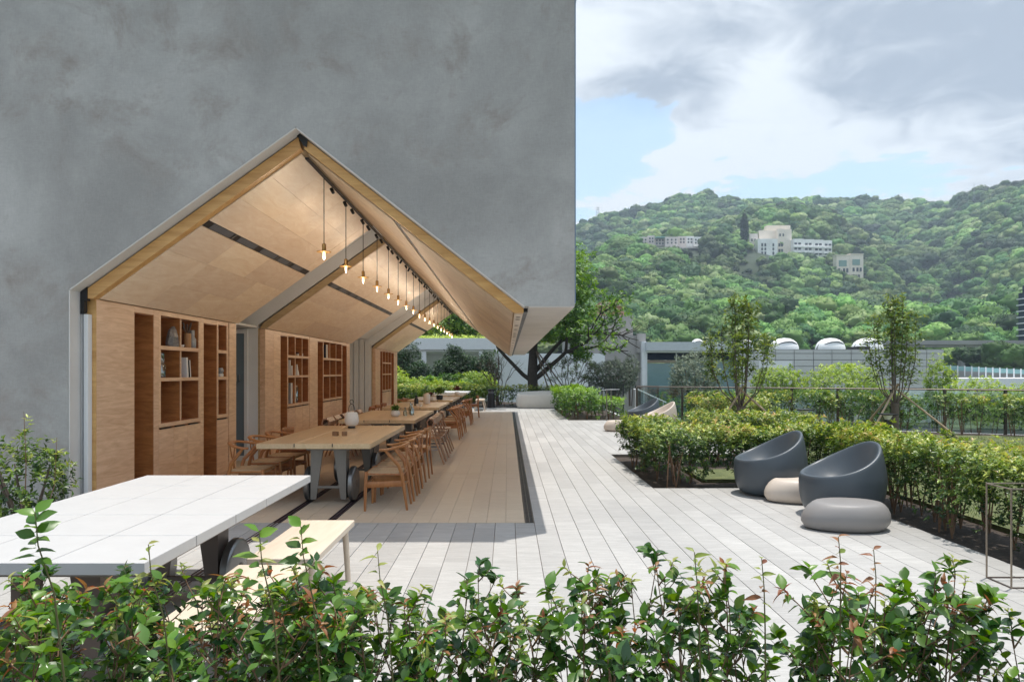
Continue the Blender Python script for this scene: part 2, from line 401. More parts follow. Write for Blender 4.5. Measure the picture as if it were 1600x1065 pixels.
M['olive'] = m_leaf('olive_leaves', [(0.0, (0.045, 0.07, 0.04)), (0.5, (0.12, 0.16, 0.10)), (1.0, (0.27, 0.32, 0.22))], 0.45, 0.2)
M['yew'] = m_leaf('dark_needles', [(0.0, (0.006, 0.024, 0.010)), (0.6, (0.018, 0.060, 0.016)), (1.0, (0.06, 0.13, 0.03))], 0.5, 0.2)
M['slim'] = m_leaf('young_tree_leaves', [(0.0, (0.035, 0.060, 0.014)), (0.5, (0.105, 0.17, 0.032)), (1.0, (0.24, 0.30, 0.07))], 0.42, 0.35)
# ================================================================ ground, deck, floor
def sheet(name, poly, z, mat, t=0.0):
    m = MB()
    if t: m.prismz(poly, z-t, z)
    else:
        m.v = [(x, y, z) for x, y in poly]; m.f = [tuple(range(len(poly)))]
    return m.build(name, mat, kind='structure')
WZ = 0.0
far = m_plain('valley_floor', (0.07, 0.09, 0.05), 0.9, 0, 0.4, 0.05)
sheet('ground', [(-3000, -200), (3000, -200), (3000, 4000), (-3000, 4000)], -7.0, far)
# terrace slab that carries deck and beds, with its retaining edge
terr = MB(); terr.prismz([(-16, -3), (16, -3), (16, 17.0), (13.6, 17.9), (4.3, 22.2), (4.3, 33), (-16, 46)], -7.0, -0.06)
terr.build('terrace_slab', M['greywall'], kind='structure')
lawnm = Mat('lawn', 0.9); v_ = lawnm.vec(); lawnm.base(lawnm.ramp(lawnm.noise(v_, 5, 6, 0.7), [(0.3, (0.07, 0.095, 0.03)), (0.7, (0.17, 0.185, 0.07))])); lawnm.bump(lawnm.noise(v_, 90, 3), 0.8, 0.02)
sheet('mulch_bed', [(1.9, 2.0), (15.9, 2.0), (15.9, 16.9), (13.5, 17.8), (4.2, 22.1), (4.2, 32.9), (-8, 45), (-15, 45), (-15, 30.4), (1.75, 30.4), (1.75, 22.6), (1.9, 14)], -0.055, M['soil'])
sheet('lawn', [(5.1, 3), (15.8, 3), (15.8, 16.4), (9, 17.5), (5.1, 17.5), (5.1, 11.2), (2.9, 11.2), (2.9, 10.15), (5.1, 10.15)], 0.0, lawnm.m, 0.05)
sheet('shrub_bed', [(-9, -2.9), (9, -2.9), (9, 2.6), (-9, 2.6)], -0.02, M['soil'])

XC0, XC1 = 0.19, 0.275        # door channel
YI0, YI1 = 7.23, 27.0         # indoor floor
def lay(x0, x1, y0, y1, w, ln, seed, holes=None):
    """rows of long pieces running away from the camera, staggered"""
    r = random.Random(seed); out = []; x = x0
    while x < x1 - 0.02:
        xe = min(x + w, x1); y = y0 - r.random()*ln
        while y < y1:
            ye = y + ln; a, b = max(y, y0), min(ye, y1)
            if b - a > 0.03: out.append((x, xe, a, b))
            y = ye
        x = xe
    return out
g = 0.005
pieces = []
pieces += lay(-9.8, 0.283, 2.6, 7.22, 0.2058, 1.2, 3)
pieces += lay(0.283, 2.0, 2.6, 30.3, 0.2147, 1.2, 4)
pieces += lay(2.0, 4.18, 2.6, 9.37, 0.2181, 1.2, 5)
pieces += lay(2.0, 4.9, 13.2, 22.4, 0.204, 1.2, 6)
pieces += lay(-6.0, 0.285, 27.1, 30.3, 0.204, 1.2, 8)
def split_lay(pieces, parent, word, mat, zt, thick, n=300, g=0.005):
    def area(p):
        ym = (p[2]+p[3])/2; xm = (p[0]+p[1])/2
        if abs(xm)/ym > 0.8: return 0
        k0, k1 = F/p[2], F/p[3]; return (p[1]-p[0])*(k0+k1)/2*EYE*(k0-k1)
    vis = []
    for p in pieces:
        yb = VY + F*EYE/p[3]
        vis.append(area(p) if yb < 1075 else 0)
    order = sorted(range(len(pieces)), key=lambda i: -vis[i])
    big = set(order[:n]); u = MB(); c = 0.0012
    # unit piece with a chamfered top edge
    mesh = {}
    rest = MB()
    for i, p in enumerate(pieces):
        x0, x1, y0, y1 = p[0]+g/2, p[1]-g/2, p[2]+0.0003, p[3]-0.0003
        dz = rnd.uniform(-0.0007, 0.0007)
        if i in big:
            key = (round(x1-x0, 3), round(y1-y0, 3))
            if key not in mesh:
                mb = MB(); hx, hy = (x1-x0)/2, (y1-y0)/2
                mb.v = [(sx*hx, sy*hy, -thick) for sx, sy in ((-1,-1),(1,-1),(1,1),(-1,1))] + [(sx*hx, sy*hy, -c) for sx, sy in ((-1,-1),(1,-1),(1,1),(-1,1))] + [(sx*(hx-c), sy*(hy-c), 0) for sx, sy in ((-1,-1),(1,-1),(1,1),(-1,1))]
                mb.f = [(8,9,10,11)] + [(a, (a+1)%4, (a+1)%4+4, a+4) for a in range(4)] + [(a+4, (a+1)%4+4, (a+1)%4+8, a+8) for a in range(4)]
                mesh[key] = mb.mesh(word, mat)
            inst(mesh[key], word, ((x0+x1)/2, (y0+y1)/2, zt+dz), parent=parent)
        else: rest.box(x0, y0, zt-thick, x1, y1, zt+dz)
    if rest.v: rest.build(word + '_field', mat, parent, kind='stuff')
dk = MB()
for q in ((-9.8, 2.6, 4.18, 7.225), (0.28, 7.225, 2.0, 30.3), (2.0, 7.225, 4.18, 9.37), (2.0, 13.2, 4.9, 22.4), (-6.0, 27.02, 0.28, 30.3)):
    dk.box(q[0], q[1], -0.06, q[2], q[3], -0.012)
deck = dk.build('deck', M['joint'], kind='structure')
split_lay(pieces, deck, 'plank', M['deck'], 0.0, 0.011)
fl = MB().box(-6.2, YI0, -0.06, 0.19, YI1, -0.012)
floor = fl.build('floor', m_plain('sand_grout', (0.30, 0.24, 0.18), 0.9), kind='structure')
RX = ((-2.485, -2.405), (-1.935, -1.855))
tp = []
for (xa, xb) in ((-4.34, RX[0][0]-0.004), (RX[0][1]+0.004, RX[1][0]-0.004), (RX[1][1]+0.004, 0.185)):
    n = max(1, round((xb-xa)/0.205)); w = (xb-xa)/n + 1e-5
    tp += lay(xa, xb, YI0+0.002, 10.7, w, 1.16, int(xb*100)+900) + lay(xa, xb, 10.705, 15.0, w, 1.2, int(xb*100)+901) + lay(xa, xb, 15.005, YI1, w, 1.2, int(xb*100)+902)
tp += lay(-6.1, -4.34, 10.98, 12.3, 0.4, 1.3, 2) + lay(-6.1, -4.34, 18.9, 22.5, 0.4, 1.2, 2)
split_lay(tp, floor, 'tile', M['tile'], 0.001, 0.012, 300, 0.0022)
# table rails set in floor and deck, channel of the sliding doors
rl = MB()
for xa, xb in RX:
    rl.box(xa, 2.7, -0.011, xb, 30.2, -0.004)
for xa, xb in RX:
    rl.box(xa, 2.7, -0.004, xa+0.008, 30.2, 0.006); rl.box(xb-0.008, 2.7, -0.004, xb, 30.2, 0.006)
    rl.box(xa+0.030, 2.7, -0.004, xb-0.030, 30.2, 0.005)
rl.build('floor_rail', M['rail'], floor)
ch = MB().box(0.192, YI0, -0.011, 0.282, YI1, -0.006)
ch.build('door_channel', M['black'], floor)
chs = MB()
for x in (0.193, 0.232, 0.274): chs.box(x, YI0, -0.006, x+0.006, YI1, 0.004)
chs.build('channel_lip', M['steel'], floor)

# ================================================================ concrete building
bt = thing('concrete_building', 'grey cement building with a house-shaped opening and a cantilevered right end', 'building', (-4, 7, 0))
OFF = Vector((-4, 7, 0))
def world_build(mb, name, mat, parent, off, **kw):
    mb.v = [(x-off[0], y-off[1], z-off[2]) for x, y, z in mb.v]
    return mb.build(name, mat, parent, **kw)
TOP = 5.52
openp = [(-14, -0.05), (-4.49, -0.05), (-4.49, 2.437), (-2.165, 4.10), (0.177, 2.267), (0.686, 2.267), (0.686, TOP), (-14, TOP)]
gapp = [(-14, -0.05), (-5.9, -0.05), (-5.9, 2.66), (-4.62, 2.66), (-2.165, 4.30), (-1.9, 3.95), (0.177, 2.267), (0.686, 2.267), (0.686, TOP), (-14, TOP)]
YF = 6.98
def cap_strip(poly, y0, y1, name, mat, skip_reveal=False):
    m = MB(); m.prism(poly, y0, y1); o = world_build(m, name, mat, bt, OFF); return fixnormals(o)
nichep = [(-14, -0.05), (-4.95, -0.05), (-4.95, 2.50), (-4.49, 2.50), (-2.165, 4.10), (0.177, 2.267), (0.686, 2.267), (0.686, TOP), (-14, TOP)]
def caps2(a, b): cap_strip(nichep, a, b, 'side_wall', M['greywall'])
cap_strip(openp, YF, 7.16, 'facade_wall', M['concrete'])
caps2(7.162, 10.97)
cap_strip(gapp, 10.972, 12.28, 'bay_wall', M['greywall'])
cap_strip(openp, 12.282, 12.40, 'side_wall', M['greywall']); caps2(12.402, 18.89)
cap_strip(gapp, 18.892, 22.53, 'bay_wall', M['greywall'])
cap_strip(openp, 22.532, 22.64, 'side_wall', M['greywall']); caps2(22.642, 27.2)
# skins: opening reveal with bounced light in its colour, underside, garden side cladding
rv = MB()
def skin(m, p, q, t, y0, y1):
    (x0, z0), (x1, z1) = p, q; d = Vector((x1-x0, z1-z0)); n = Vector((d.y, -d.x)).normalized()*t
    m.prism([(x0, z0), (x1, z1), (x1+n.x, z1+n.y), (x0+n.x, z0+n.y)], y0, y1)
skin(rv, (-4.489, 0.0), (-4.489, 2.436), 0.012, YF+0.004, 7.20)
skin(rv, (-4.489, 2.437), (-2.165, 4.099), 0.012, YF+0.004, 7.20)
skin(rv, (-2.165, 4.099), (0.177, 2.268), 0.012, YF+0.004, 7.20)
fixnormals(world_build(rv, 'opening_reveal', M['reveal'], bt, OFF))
sf = MB().box(0.215, YF+0.004, 2.255, 0.683, 27.2, 2.2665)
world_build(sf, 'underside', M['soffit'], bt, OFF)
cl = MB()
for i in range(17):
    cl.box(0.6865, YF+0.02+i*1.19, 2.30, 0.700, YF+0.02+i*1.19+1.182, TOP)
world_build(cl, 'side_cladding', m_plain('blue_grey_cladding', (0.16, 0.22, 0.30), 0.4, 0.3), bt, OFF)
cop = MB().box(-14, YF-0.03, TOP+0.002, 0.73, 27.25, TOP+0.06); world_build(cop, 'coping', M['greywall'], bt, OFF)

# ================================================================ timber linings
EL = (-4.34, 2.37); RG = (-2.15, 3.94); ER = (0.07, 2.22)
def ceil_panels(par, off, pA, pB, y0, y1, slot_x, mat, seed, joints=(), rows=6):
    r = random.Random(seed)
    A, B = Vector((pA[0], 0, pA[1])), Vector((pB[0], 0, pB[1])); d = (B-A); S = d.length; d.normalize()
    nrm = Vector((d.z, 0, -d.x)); nrm = nrm if nrm.z < 0 else -nrm
    rot = Matrix((d, Vector((0,1,0)), d.cross(Vector((0,1,0))))).transposed().to_4x4()
    ss = abs((slot_x - pA[0]) / d.x); cuts = [(0.012, ss-0.05), (ss+0.05, S-0.05)]
    ub = MB().box(-0.5, -0.5, -0.5, 0.5, 0.5, 0.5).mesh('ceiling_panel', mat)
    ys = [y0, *joints, y1]
    for s0, s1 in cuts:
        n = max(2, round((s1-s0)/0.43)); w = (s1-s0)/n
        for i in range(n):
            for a, b in zip(ys[:-1], ys[1:]):
                ln = (b-a)/max(1, round((b-a)/r.choice((0.9, 1.25, 1.8))))
                y = a
                cutsy = [a]
                m_ = round((b-a)/ln)
                for q in range(1, m_): cutsy.append(a + q*ln + r.uniform(-0.18, 0.18)*ln)
                cutsy.append(b)
                for ya, yb in zip(cutsy[:-1], cutsy[1:]):
                    jg = 0.0013
                    e0 = 0.006 if ya in joints else jg; e1 = 0.006 if yb in joints else jg
                    c = A + d*(s0+w*(i+0.5)) + nrm*(0.006+r.uniform(0, 0.0015)); c.y = (ya+e0+yb-e1)/2
                    Mx = Matrix.Translation(c-off) @ rot @ Matrix.Diagonal((w-2*jg, yb-ya-e0-e1, 0.012, 1))
                    inst(ub, 'ceiling_panel', None, parent=par, M=Mx)
    # light slot: dark box with grey diffusers
    c = A + d*ss + nrm*(0.001)
    sl = MB(); sl.obox(Vector((c.x, (y0+y1)/2, c.z)), (0.094, y1-y0-0.04, 0.005), rot.to_3x3()); world_build(sl, 'light_slot', M['black'], par, off)
    y = y0+0.15; df = MB(); fr = MB()
    while y < y1-0.5:
        L_ = r.choice((0.28, 0.42, 0.55)); cc = A + d*ss + nrm*(0.004); cc.y = y+L_/2
        df.obox(cc, (0.078, L_, 0.006), rot.to_3x3())
        if r.random() < 0.5:
            c2 = A + d*ss + nrm*0.006; c2.y = y+L_+0.06; fr.obox(c2, (0.088, 0.02, 0.004), rot.to_3x3())
        y += L_ + r.choice((0.12, 0.2, 0.3))
    world_build(df, 'slot_diffuser', M['slotgrey'], par, off, kind='stuff')
    if fr.v: world_build(fr, 'slot_bracket', M['joint'], par, off, kind='stuff')

def lining(label, y0, y1, segs, joints, seed, front=False, ry1=None):
    off = Vector((-4.36, y0, 0)); t = thing('timber_lining', label, 'timber lining', off, group='plywood house linings')
    sh = MB()
    ya = y0 + (0.10 if front else 0.0)
    shell = [(-4.46, 2.375), (-4.395, 2.468), (-2.165, 4.072), (-2.15, 3.945), (-4.345, 2.372)]
    sh.prism(shell, ya, y1); fixnormals(world_build(sh, 'roof_board', M['ply_edge'], t, off))
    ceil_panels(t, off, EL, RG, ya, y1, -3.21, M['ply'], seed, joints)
    wm = MB().box(-4.50, ya, 0.0, -4.42, y1, 0.01); world_build(wm, 'plinth', M['ply_edge'], t, off)
    # wall
    for sg in segs:
        kind, a, b = sg[0], sg[1], sg[2]
        if kind == 'panel':
            m = MB(); m.box(-4.46, a+0.0015, 0.012, -4.36, b-0.0015, 2.366, 0.001); world_build(m, 'wall_panel', M['panel'], t, off)
        elif kind == 'niche':
            m = MB(); m.box(-4.47, a, 2.296, -4.362, b, 2.366); world_build(m, 'header', M['panel'], t, off)
            m = MB(); m.box(-4.88, a, 0.012, -4.86, b, 2.296); m.box(-4.86, b-0.012, 0.012, -4.365, b-0.0015, 2.296); m.box(-4.86, a+0.0015, 0.012, -4.365, a+0.012, 2.296)
            m.box(-4.86, a+0.012, 2.284, -4.372, b-0.012, 2.2955); world_build(m, 'niche_lining', M['niche'], t, off)
        elif kind == 'case':
            n = sg[3]; bc = bpy.data.objects.new('bookcase', MB().box(-4.86-off.x, a-off.y, 0.012, -4.84-off.x, b-off.y, 2.31).mesh('bookcase', M['niche'])); COL.objects.link(bc); bc.parent = t
            hd = MB().box(-4.84, a, 2.305, -4.36, b, 2.366); world_build(hd, 'case_header', M['panel'], bc, off)
            e = 0.05
            ws = (b-a-2*e+0.018)/n
            for i in range(n+1):
                yy = a+e-0.018+i*ws if 0 < i < n else None
                if i == 0: A_, B_ = a, a+e
                elif i == n: A_, B_ = b-e, b
                else: A_, B_ = a+e+i*ws-0.018, a+e+i*ws
                m = MB().box(-4.84, A_, 0.93, -4.374, B_, 2.305); world_build(m, 'upright', M['niche'], bc, off); m = MB().box(-4.3735, A_, 0.93, -4.36, B_, 2.305, 0.001); world_build(m, 'upright_edge', M['panel'], bc, off)
                if 0 < i:
                    pass
            for z0, z1 in ((1.875, 1.925), (1.475, 1.520), (0.895, 0.945)):
                m = MB().box(-4.838, a+0.002, z0+0.001, -4.372, b-0.002, z1-0.001); world_build(m, 'shelf', M['niche'], bc, off); m = MB().box(-4.3715, a+0.002, z0, -4.357, b-0.002, z1, 0.001); world_build(m, 'shelf_edge', M['panel'], bc, off)
            m = MB().box(-4.838, a+e, 0.95, -4.832, b-e, 2.30); world_build(m, 'back_board', M['niche'], bc, off)
            # doors
            nd = n if n != 2 else 3
            wd = (b-a)/nd
            for i in range(nd):
                m = MB().box(-4.38, a+i*wd+0.004, 0.05, -4.359, a+(i+1)*wd-0.004, 0.868, 0.001); world_build(m, 'cupboard_door', M['panel'], bc, off)
            m = MB().box(-4.40, a, 0.012, -4.385, b, 0.893); world_build(m, 'dark_gap', M['niche'], bc, off)
            for i in range(nd):
                m = MB().box(-4.379, a+i*wd+0.05, 0.872, -4.352, a+(i+1)*wd-0.08, 0.884, 0.001); world_build(m, 'pull', M['black'], bc, off)
            m = MB().box(-4.40, a, 0.012, -4.362, b, 0.045); world_build(m, 'kick_board', M['panel'], bc, off)
    return t
s1 = [('panel', 7.24, 7.98), ('niche', 7.98, 8.42), ('panel', 8.42, 8.54), ('case', 8.54, 9.70, 2), ('panel', 9.70, 9.80), ('niche', 9.80, 10.25), ('case', 10.25, 10.66, 1), ('panel', 10.70, 10.975)]
s2 = [('panel', 12.29, 12.75), ('panel', 12.75, 13.12), ('niche', 13.12, 13.53), ('case', 13.53, 15.02, 3), ('panel', 15.05, 15.69), ('niche', 15.69, 16.14), ('case', 16.14, 18.02, 3), ('niche', 18.02, 18.52), ('panel', 18.52, 18.885)]
s3 = [('panel', 22.54, 23.0), ('panel', 23.0, 23.4), ('niche', 23.4, 23.8), ('case', 23.8, 25.62, 3), ('niche', 25.62, 26.2), ('panel', 26.2, 27.0)]
t1 = lining('nearest plywood lining with honey front edge, wall niches and a bookcase', 7.15, 10.975, s1, (10.66,), 1, True)
t2 = lining('middle plywood lining with two bookcases, between the two grey bays', 12.285, 18.885, s2, (15.035,), 2)
t3 = lining('farthest plywood lining, next to the green garden end', 22.535, 27.0, s3, (), 3)
# wall ends facing the camera (returns)
for t, y in ((t1, 7.24), (t2, 12.288), (t3, 22.538)):
    off = t.location
    m = MB().box(-4.50, y-0.02 if t is t1 else y-0.004, 0.0, -4.465, y+0.03, 2.372); world_build(m, 'wall_return', M['ply_edge'], t, off)
# front trim boards of the gable
off = t1.location
tr = MB().prism([(-4.395, 2.47), (-2.19, 4.05), (-2.165, 3.935), (-4.345, 2.362), (-4.395, 2.362)], 7.15, 7.249); fixnormals(world_build(tr, 'front_trim', M['trim'], t1, off))
bk = MB().prism([(-4.47, 2.20), (-4.47, 2.44), (-4.40, 2.49), (-4.40, 2.34), (-4.43, 2.34), (-4.43, 2.22)], 7.145, 7.20)
fixnormals(world_build(bk, 'corner_plate', M['black'], t1, off))
jb = MB().box(-4.47, 7.16, 0.0, -4.40, 7.235, 2.20, 0.004); world_build(jb, 'white_jamb', M['white'], t1, off)
jb = MB().box(-4.452, 7.152, 0.0, -4.445, 7.160, 2.20); world_build(jb, 'jamb_groove', M['slotgrey'], t1, off)
pk = MB().prism([(-2.20, 4.055), (-2.165, 4.085), (-2.09, 4.03), (-2.10, 3.94), (-2.13, 3.96), (-2.15, 3.99)], 7.13, 7.20); fixnormals(world_build(pk, 'ridge_plate', M['black'], t1, off))
m = MB().box(-4.456, 7.236, 0.0, -4.358, 7.2395, 2.362); world_build(m, 'wall_end_board', M['trim'], t1, off)
# right-hand leaf of the gable runs the whole length
offr = Vector((0.1, 7.15, 0)); tr_ = thing('sloping_timber_leaf', 'long sloping plywood leaf of the roof that hangs over the door channel', 'roof leaf', offr)
sh = MB().prism([(-2.148, 3.947), (-2.163, 4.072), (0.165, 2.256), (0.165, 2.222), (0.075, 2.222)], 7.25, 27.0); fixnormals(world_build(sh, 'leaf_board', M['ply_edge'], tr_, offr))
sh = MB().prism([(-2.13, 3.93), (-2.10, 4.02), (0.168, 2.258), (0.168, 2.215), (0.07, 2.215)], 7.15, 7.249); fixnormals(world_build(sh, 'front_trim', M['trim'], tr_, offr))
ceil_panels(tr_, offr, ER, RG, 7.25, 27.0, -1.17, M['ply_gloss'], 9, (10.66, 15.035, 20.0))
sh = MB().box(0.072, 7.25, 2.206, 0.163, 27.0, 2.2215); world_build(sh, 'bottom_strip', M['pale'], tr_, offr)
sh = MB().box(0.166, 7.2, 2.225, 0.213, 27.0, 2.262); world_build(sh, 'door_track', M['black'], tr_, offr)
sock = MB().lathe([(0.026, -0.004), (0.026, 0.0)], seg=14).mesh('socket', M['black'])
for y in (7.62, 7.95, 9.0, 9.85, 10.9, 11.5, 12.1, 13.3, 14.6, 16.0, 17.6, 19.5, 21.5, 23.8, 26):
    inst(sock, 'socket', (0.118-offr.x, y-offr.y, 2.2045), parent=tr_)

# bay 1: lobby with glass door facing the camera
gd = thing('lobby_door', 'grey framed glass door in the first grey bay behind the left chairs', 'door', (-5.1, 12.24, 0))
def lb(n, x0, y0, z0, x1, y1, z1, mat, par, o=Vector((-5.1, 12.24, 0)), c=0.002): return world_build(MB().box(x0, y0, z0, x1, y1, z1, c), n, mat, par, o)
lb('frame', -5.7, 12.23, 0.0, -5.63, 12.276, 2.36, M['greywall'], gd); lb('frame', -4.72, 12.23, 0.0, -4.66, 12.276, 2.36, M['greywall'], gd)
lb('frame', -5.63, 12.23, 2.28, -4.72, 12.276, 2.36, M['greywall'], gd); lb('frame', -5.63, 12.23, 0, -4.72, 12.276, 0.09, M['greywall'], gd)
lb('pane', -5.63, 12.255, 0.09, -4.72, 12.262, 2.28, m_plain('door_glass', (0.16, 0.22, 0.27), 0.12, 0, 0.05), gd)
lb('handle', -4.80, 12.20, 1.42, -4.785, 12.22, 1.54, M['chrome'], gd); lb('handle', -4.86, 12.20, 1.42, -4.845, 12.22, 1.54, M['chrome'], gd)
lb('lobby_soffit', -5.88, 11.0, 2.38, -4.5, 12.27, 2.42, M['white'], gd)
# bay 2: folding grey shutters
fs = thing('folding_shutter', 'stack of pale grey folding shutter leaves in the second grey bay', 'shutter', (-5, 22.45, 0))
for i in range(6):
    xa = -5.6 + i*0.185
    lb('shutter_leaf', xa, 22.40-0.02*(i % 2), 0.02, xa+0.16, 22.46, 2.75 if xa < -4.7 else 2.6, M['white'] if i % 2 == 0 else M['greywall'], fs, Vector((-5, 22.45, 0)))
for i in range(4):
    lb('shutter_leaf', -5.86, 19.1+i*0.8, 0.02, -5.82, 19.1+i*0.8+0.74, 2.8, M['white'], fs, Vector((-5, 22.45, 0)))

# light track along the ridge with little spotlights
tk = thing('light_track', 'black light track with small spotlights along the plywood ridge', 'light track', (-2.15, 8, 3.86))
oo = Vector((-2.15, 8, 3.86))
lb('track', -2.165, 7.3, 3.865, -2.125, 27.0, 3.885, M['black'], tk, oo)
spot = MB().lathe([(0.018, -0.045), (0.021, -0.04), (0.021, 0.03), (0.006, 0.04)], seg=10).mesh('spotlight', M['black'], True)
for i in range(34):
    y = 8.35 + i*0.54 + (0.12 if i % 2 else 0)
    inst(spot, 'spotlight', (0.005, y-8, -0.05), rot=(R(rnd.choice((-25, 30, 0))), R(rnd.choice((-30, 25))), 0), parent=tk)

# ================================================================ pendants
bm_ = bpy.data.materials.new('lit_bulb'); bm_.use_nodes = True; p_ = bm_.node_tree.nodes['Principled BSDF']
p_.inputs['Base Color'].default_value = (1, 0.9, 0.75, 1); p_.inputs['Emission Color'].default_value = (1.0, 0.72, 0.42, 1); p_.inputs['Emission Strength'].default_value = 1.3
PEN = (-2.15, 8.0, 3.0)
pe = thing('pendant_lamp', '', 'pendant lamp', PEN, group='pendant lamps along the ridge')
MB().tube([(0, 0, 0.06), (0, 0, 0.868)], 0.0055, 6).build('cord', M['black'], pe)
MB().lathe([(0.022, 0.0), (0.024, 0.004), (0.024, 0.088), (0.014, 0.096)], seg=16).build('holder', M['brass'], pe, True)
MB().lathe([(0.082, -0.006), (0.085, 0.0), (0.025, 0.006)], seg=24).build('disc_shade', M['brass'], pe, True)
MB().lathe([(0.006, -0.088), (0.011, -0.074), (0.015, -0.055), (0.015, -0.02), (0.016, -0.004)], seg=14).build('bulb', bm_, pe, True)
pl = bpy.data.lights.new('bulb_glow', 'POINT'); pl.energy = 4.2; pl.color = (1, 0.80, 0.58); pl.shadow_soft_size = 0.03
lo = bpy.data.objects.new('bulb_glow', pl); COL.objects.link(lo); lo.parent = pe; lo.location = (0, 0, -0.13)
for i in range(18):
    o = pe if i == 0 else copy_tree(pe); o.location = (-2.15, 8.0+1.085*i, 3.0)
    o['label'] = f'{ORD[i]} brass pendant bulb from the front in the row under the ridge'

# ================================================================ long tables
def frame_pair(par, y, mat, name='trestle'):
    """two tapered plate legs with side wheels and a cross bar, standing on the rails"""
    f = MB()
    for s in (-1, 1):
        xo = -0.223*s*-1   # outer edge
        # tapered plate: outer edge upright, inner edge slants
        p = [(s*0.215, 0.052), (s*0.215, 0.68), (s*0.06, 0.68), (s*0.15, 0.052)]
        if s < 0: p = list(reversed(p))
        m = MB().prism(p, -0.012+y, 0.012+y); o = m.build('leg', mat, par); fixnormals(o)
        m = MB().box(s*0.200, y+0.012, 0.06, s*0.213, y+0.17, 0.68) if s > 0 else MB().box(s*0.213, y+0.012, 0.06, s*0.200, y+0.17, 0.68)
        m.build('leg_flange', mat, o)
        # wheel: thick disc on the outside, axle along X
        w = MB(); w.lathe([(0.02, -0.036), (0.185, -0.036), (0.205, -0.030), (0.213, -0.02), (0.213, 0.02), (0.205, 0.030), (0.185, 0.036), (0.02, 0.036)], seg=40)
        w.v = [(s*0.268 + z, y+0.155+x_, 0.221+y_) for x_, y_, z in w.v]
        ow = w.build('wheel', M['chrome'], par, True); fixnormals(ow)
        h = MB(); h.lathe([(0.03, -0.045), (0.045, -0.04), (0.045, 0.04), (0.03, 0.045)], seg=20); h.v = [(s*0.268+z, y+0.155+x_, 0.221+y_) for x_, y_, z in h.v]
        fixnormals(h.build('hub', M['steel'], ow, True))
    MB().box(-0.2, y-0.008, 0.185, 0.2, y+0.02, 0.215, 0.003).build('cross_bar', mat, par)
    MB().box(-0.27, y-0.01, 0.645, 0.27, y+0.05, 0.683, 0.003).build('top_bearer', mat, par)
def make_table(y0, y1, kind, label, group):
    t = thing('long_table', label, 'table', (-2.28+0.11, y0, 0), group=group)
    wtop = M['whitetop'] if kind == 'white' else M['table']; leg = M['bronze'] if kind == 'white' else M['steel']
    X0, X1 = -2.955+2.17, -1.61+2.17; ln = y1-y0
    if kind == 'white':
        MB().box(X0+0.02, 0.02, 0.683, X1-0.02, ln-0.02, 0.70).build('table_bed', M['joint'], t)
        n, mrow = 3, 5; w = (X1-X0)/n; l = ln/mrow
        me = MB().box(-w/2+0.0032, -l/2+0.0042, -0.055, w/2-0.0032, l/2-0.0042, 0.0, 0.002).mesh('tile', wtop)
        for i in range(n):
            for j in range(mrow): inst(me, 'tile', (X0+w*(i+0.5), l*(j+0.5), 0.75), parent=t)
    else:
        n = 3; w = (X1-X0)/n
        MB().box(X0+0.05, 0.05, 0.683, X1-0.05, ln-0.05, 0.692).build('table_bed', M['joint'], t)
        me = MB().box(-w/2+0.002, 0, 0.690, w/2-0.002, ln, 0.75, 0.003).mesh('board', wtop)
        for i in range(n): inst(me, 'board', (X0+w*(i+0.5), 0, 0), parent=t)
        for i in range(1, n): MB().box(X0+w*i-0.006, -0.001, 0.712, X0+w*i+0.006, 0.02, 0.7505).build('joint_slot', M['black'], t)
    frame_pair(t, 0.26, leg); frame_pair(t, ln-0.98, leg)
    return t
G = 'long tables on the floor rails'
tb0 = make_table(3.03, 5.60, 'white', 'white-topped long table with dark trestles standing in the sun at the front', None)
tb1 = make_table(8.02, 10.72, 'oak', 'oak long table nearest the front, carrying the white lantern', G)
tb2 = make_table(11.92, 14.90, 'oak', 'oak long table with the round white plant pot and glass bottles', G)
tb3 = make_table(16.05, 19.0, 'oak', 'oak long table with the black bottle, third of the indoor tables', G)
tb4 = make_table(20.1, 23.0, 'oak', 'oak long table with the pot of green leaves, fourth of the indoor tables', G)
tb5 = make_table(24.0, 26.7, 'oak', 'oak long table with the dark red flowers, farthest of the indoor tables', G)
tb6 = make_table(27.3, 29.9, 'white', 'white-topped long table in the sun at the far garden end', None)

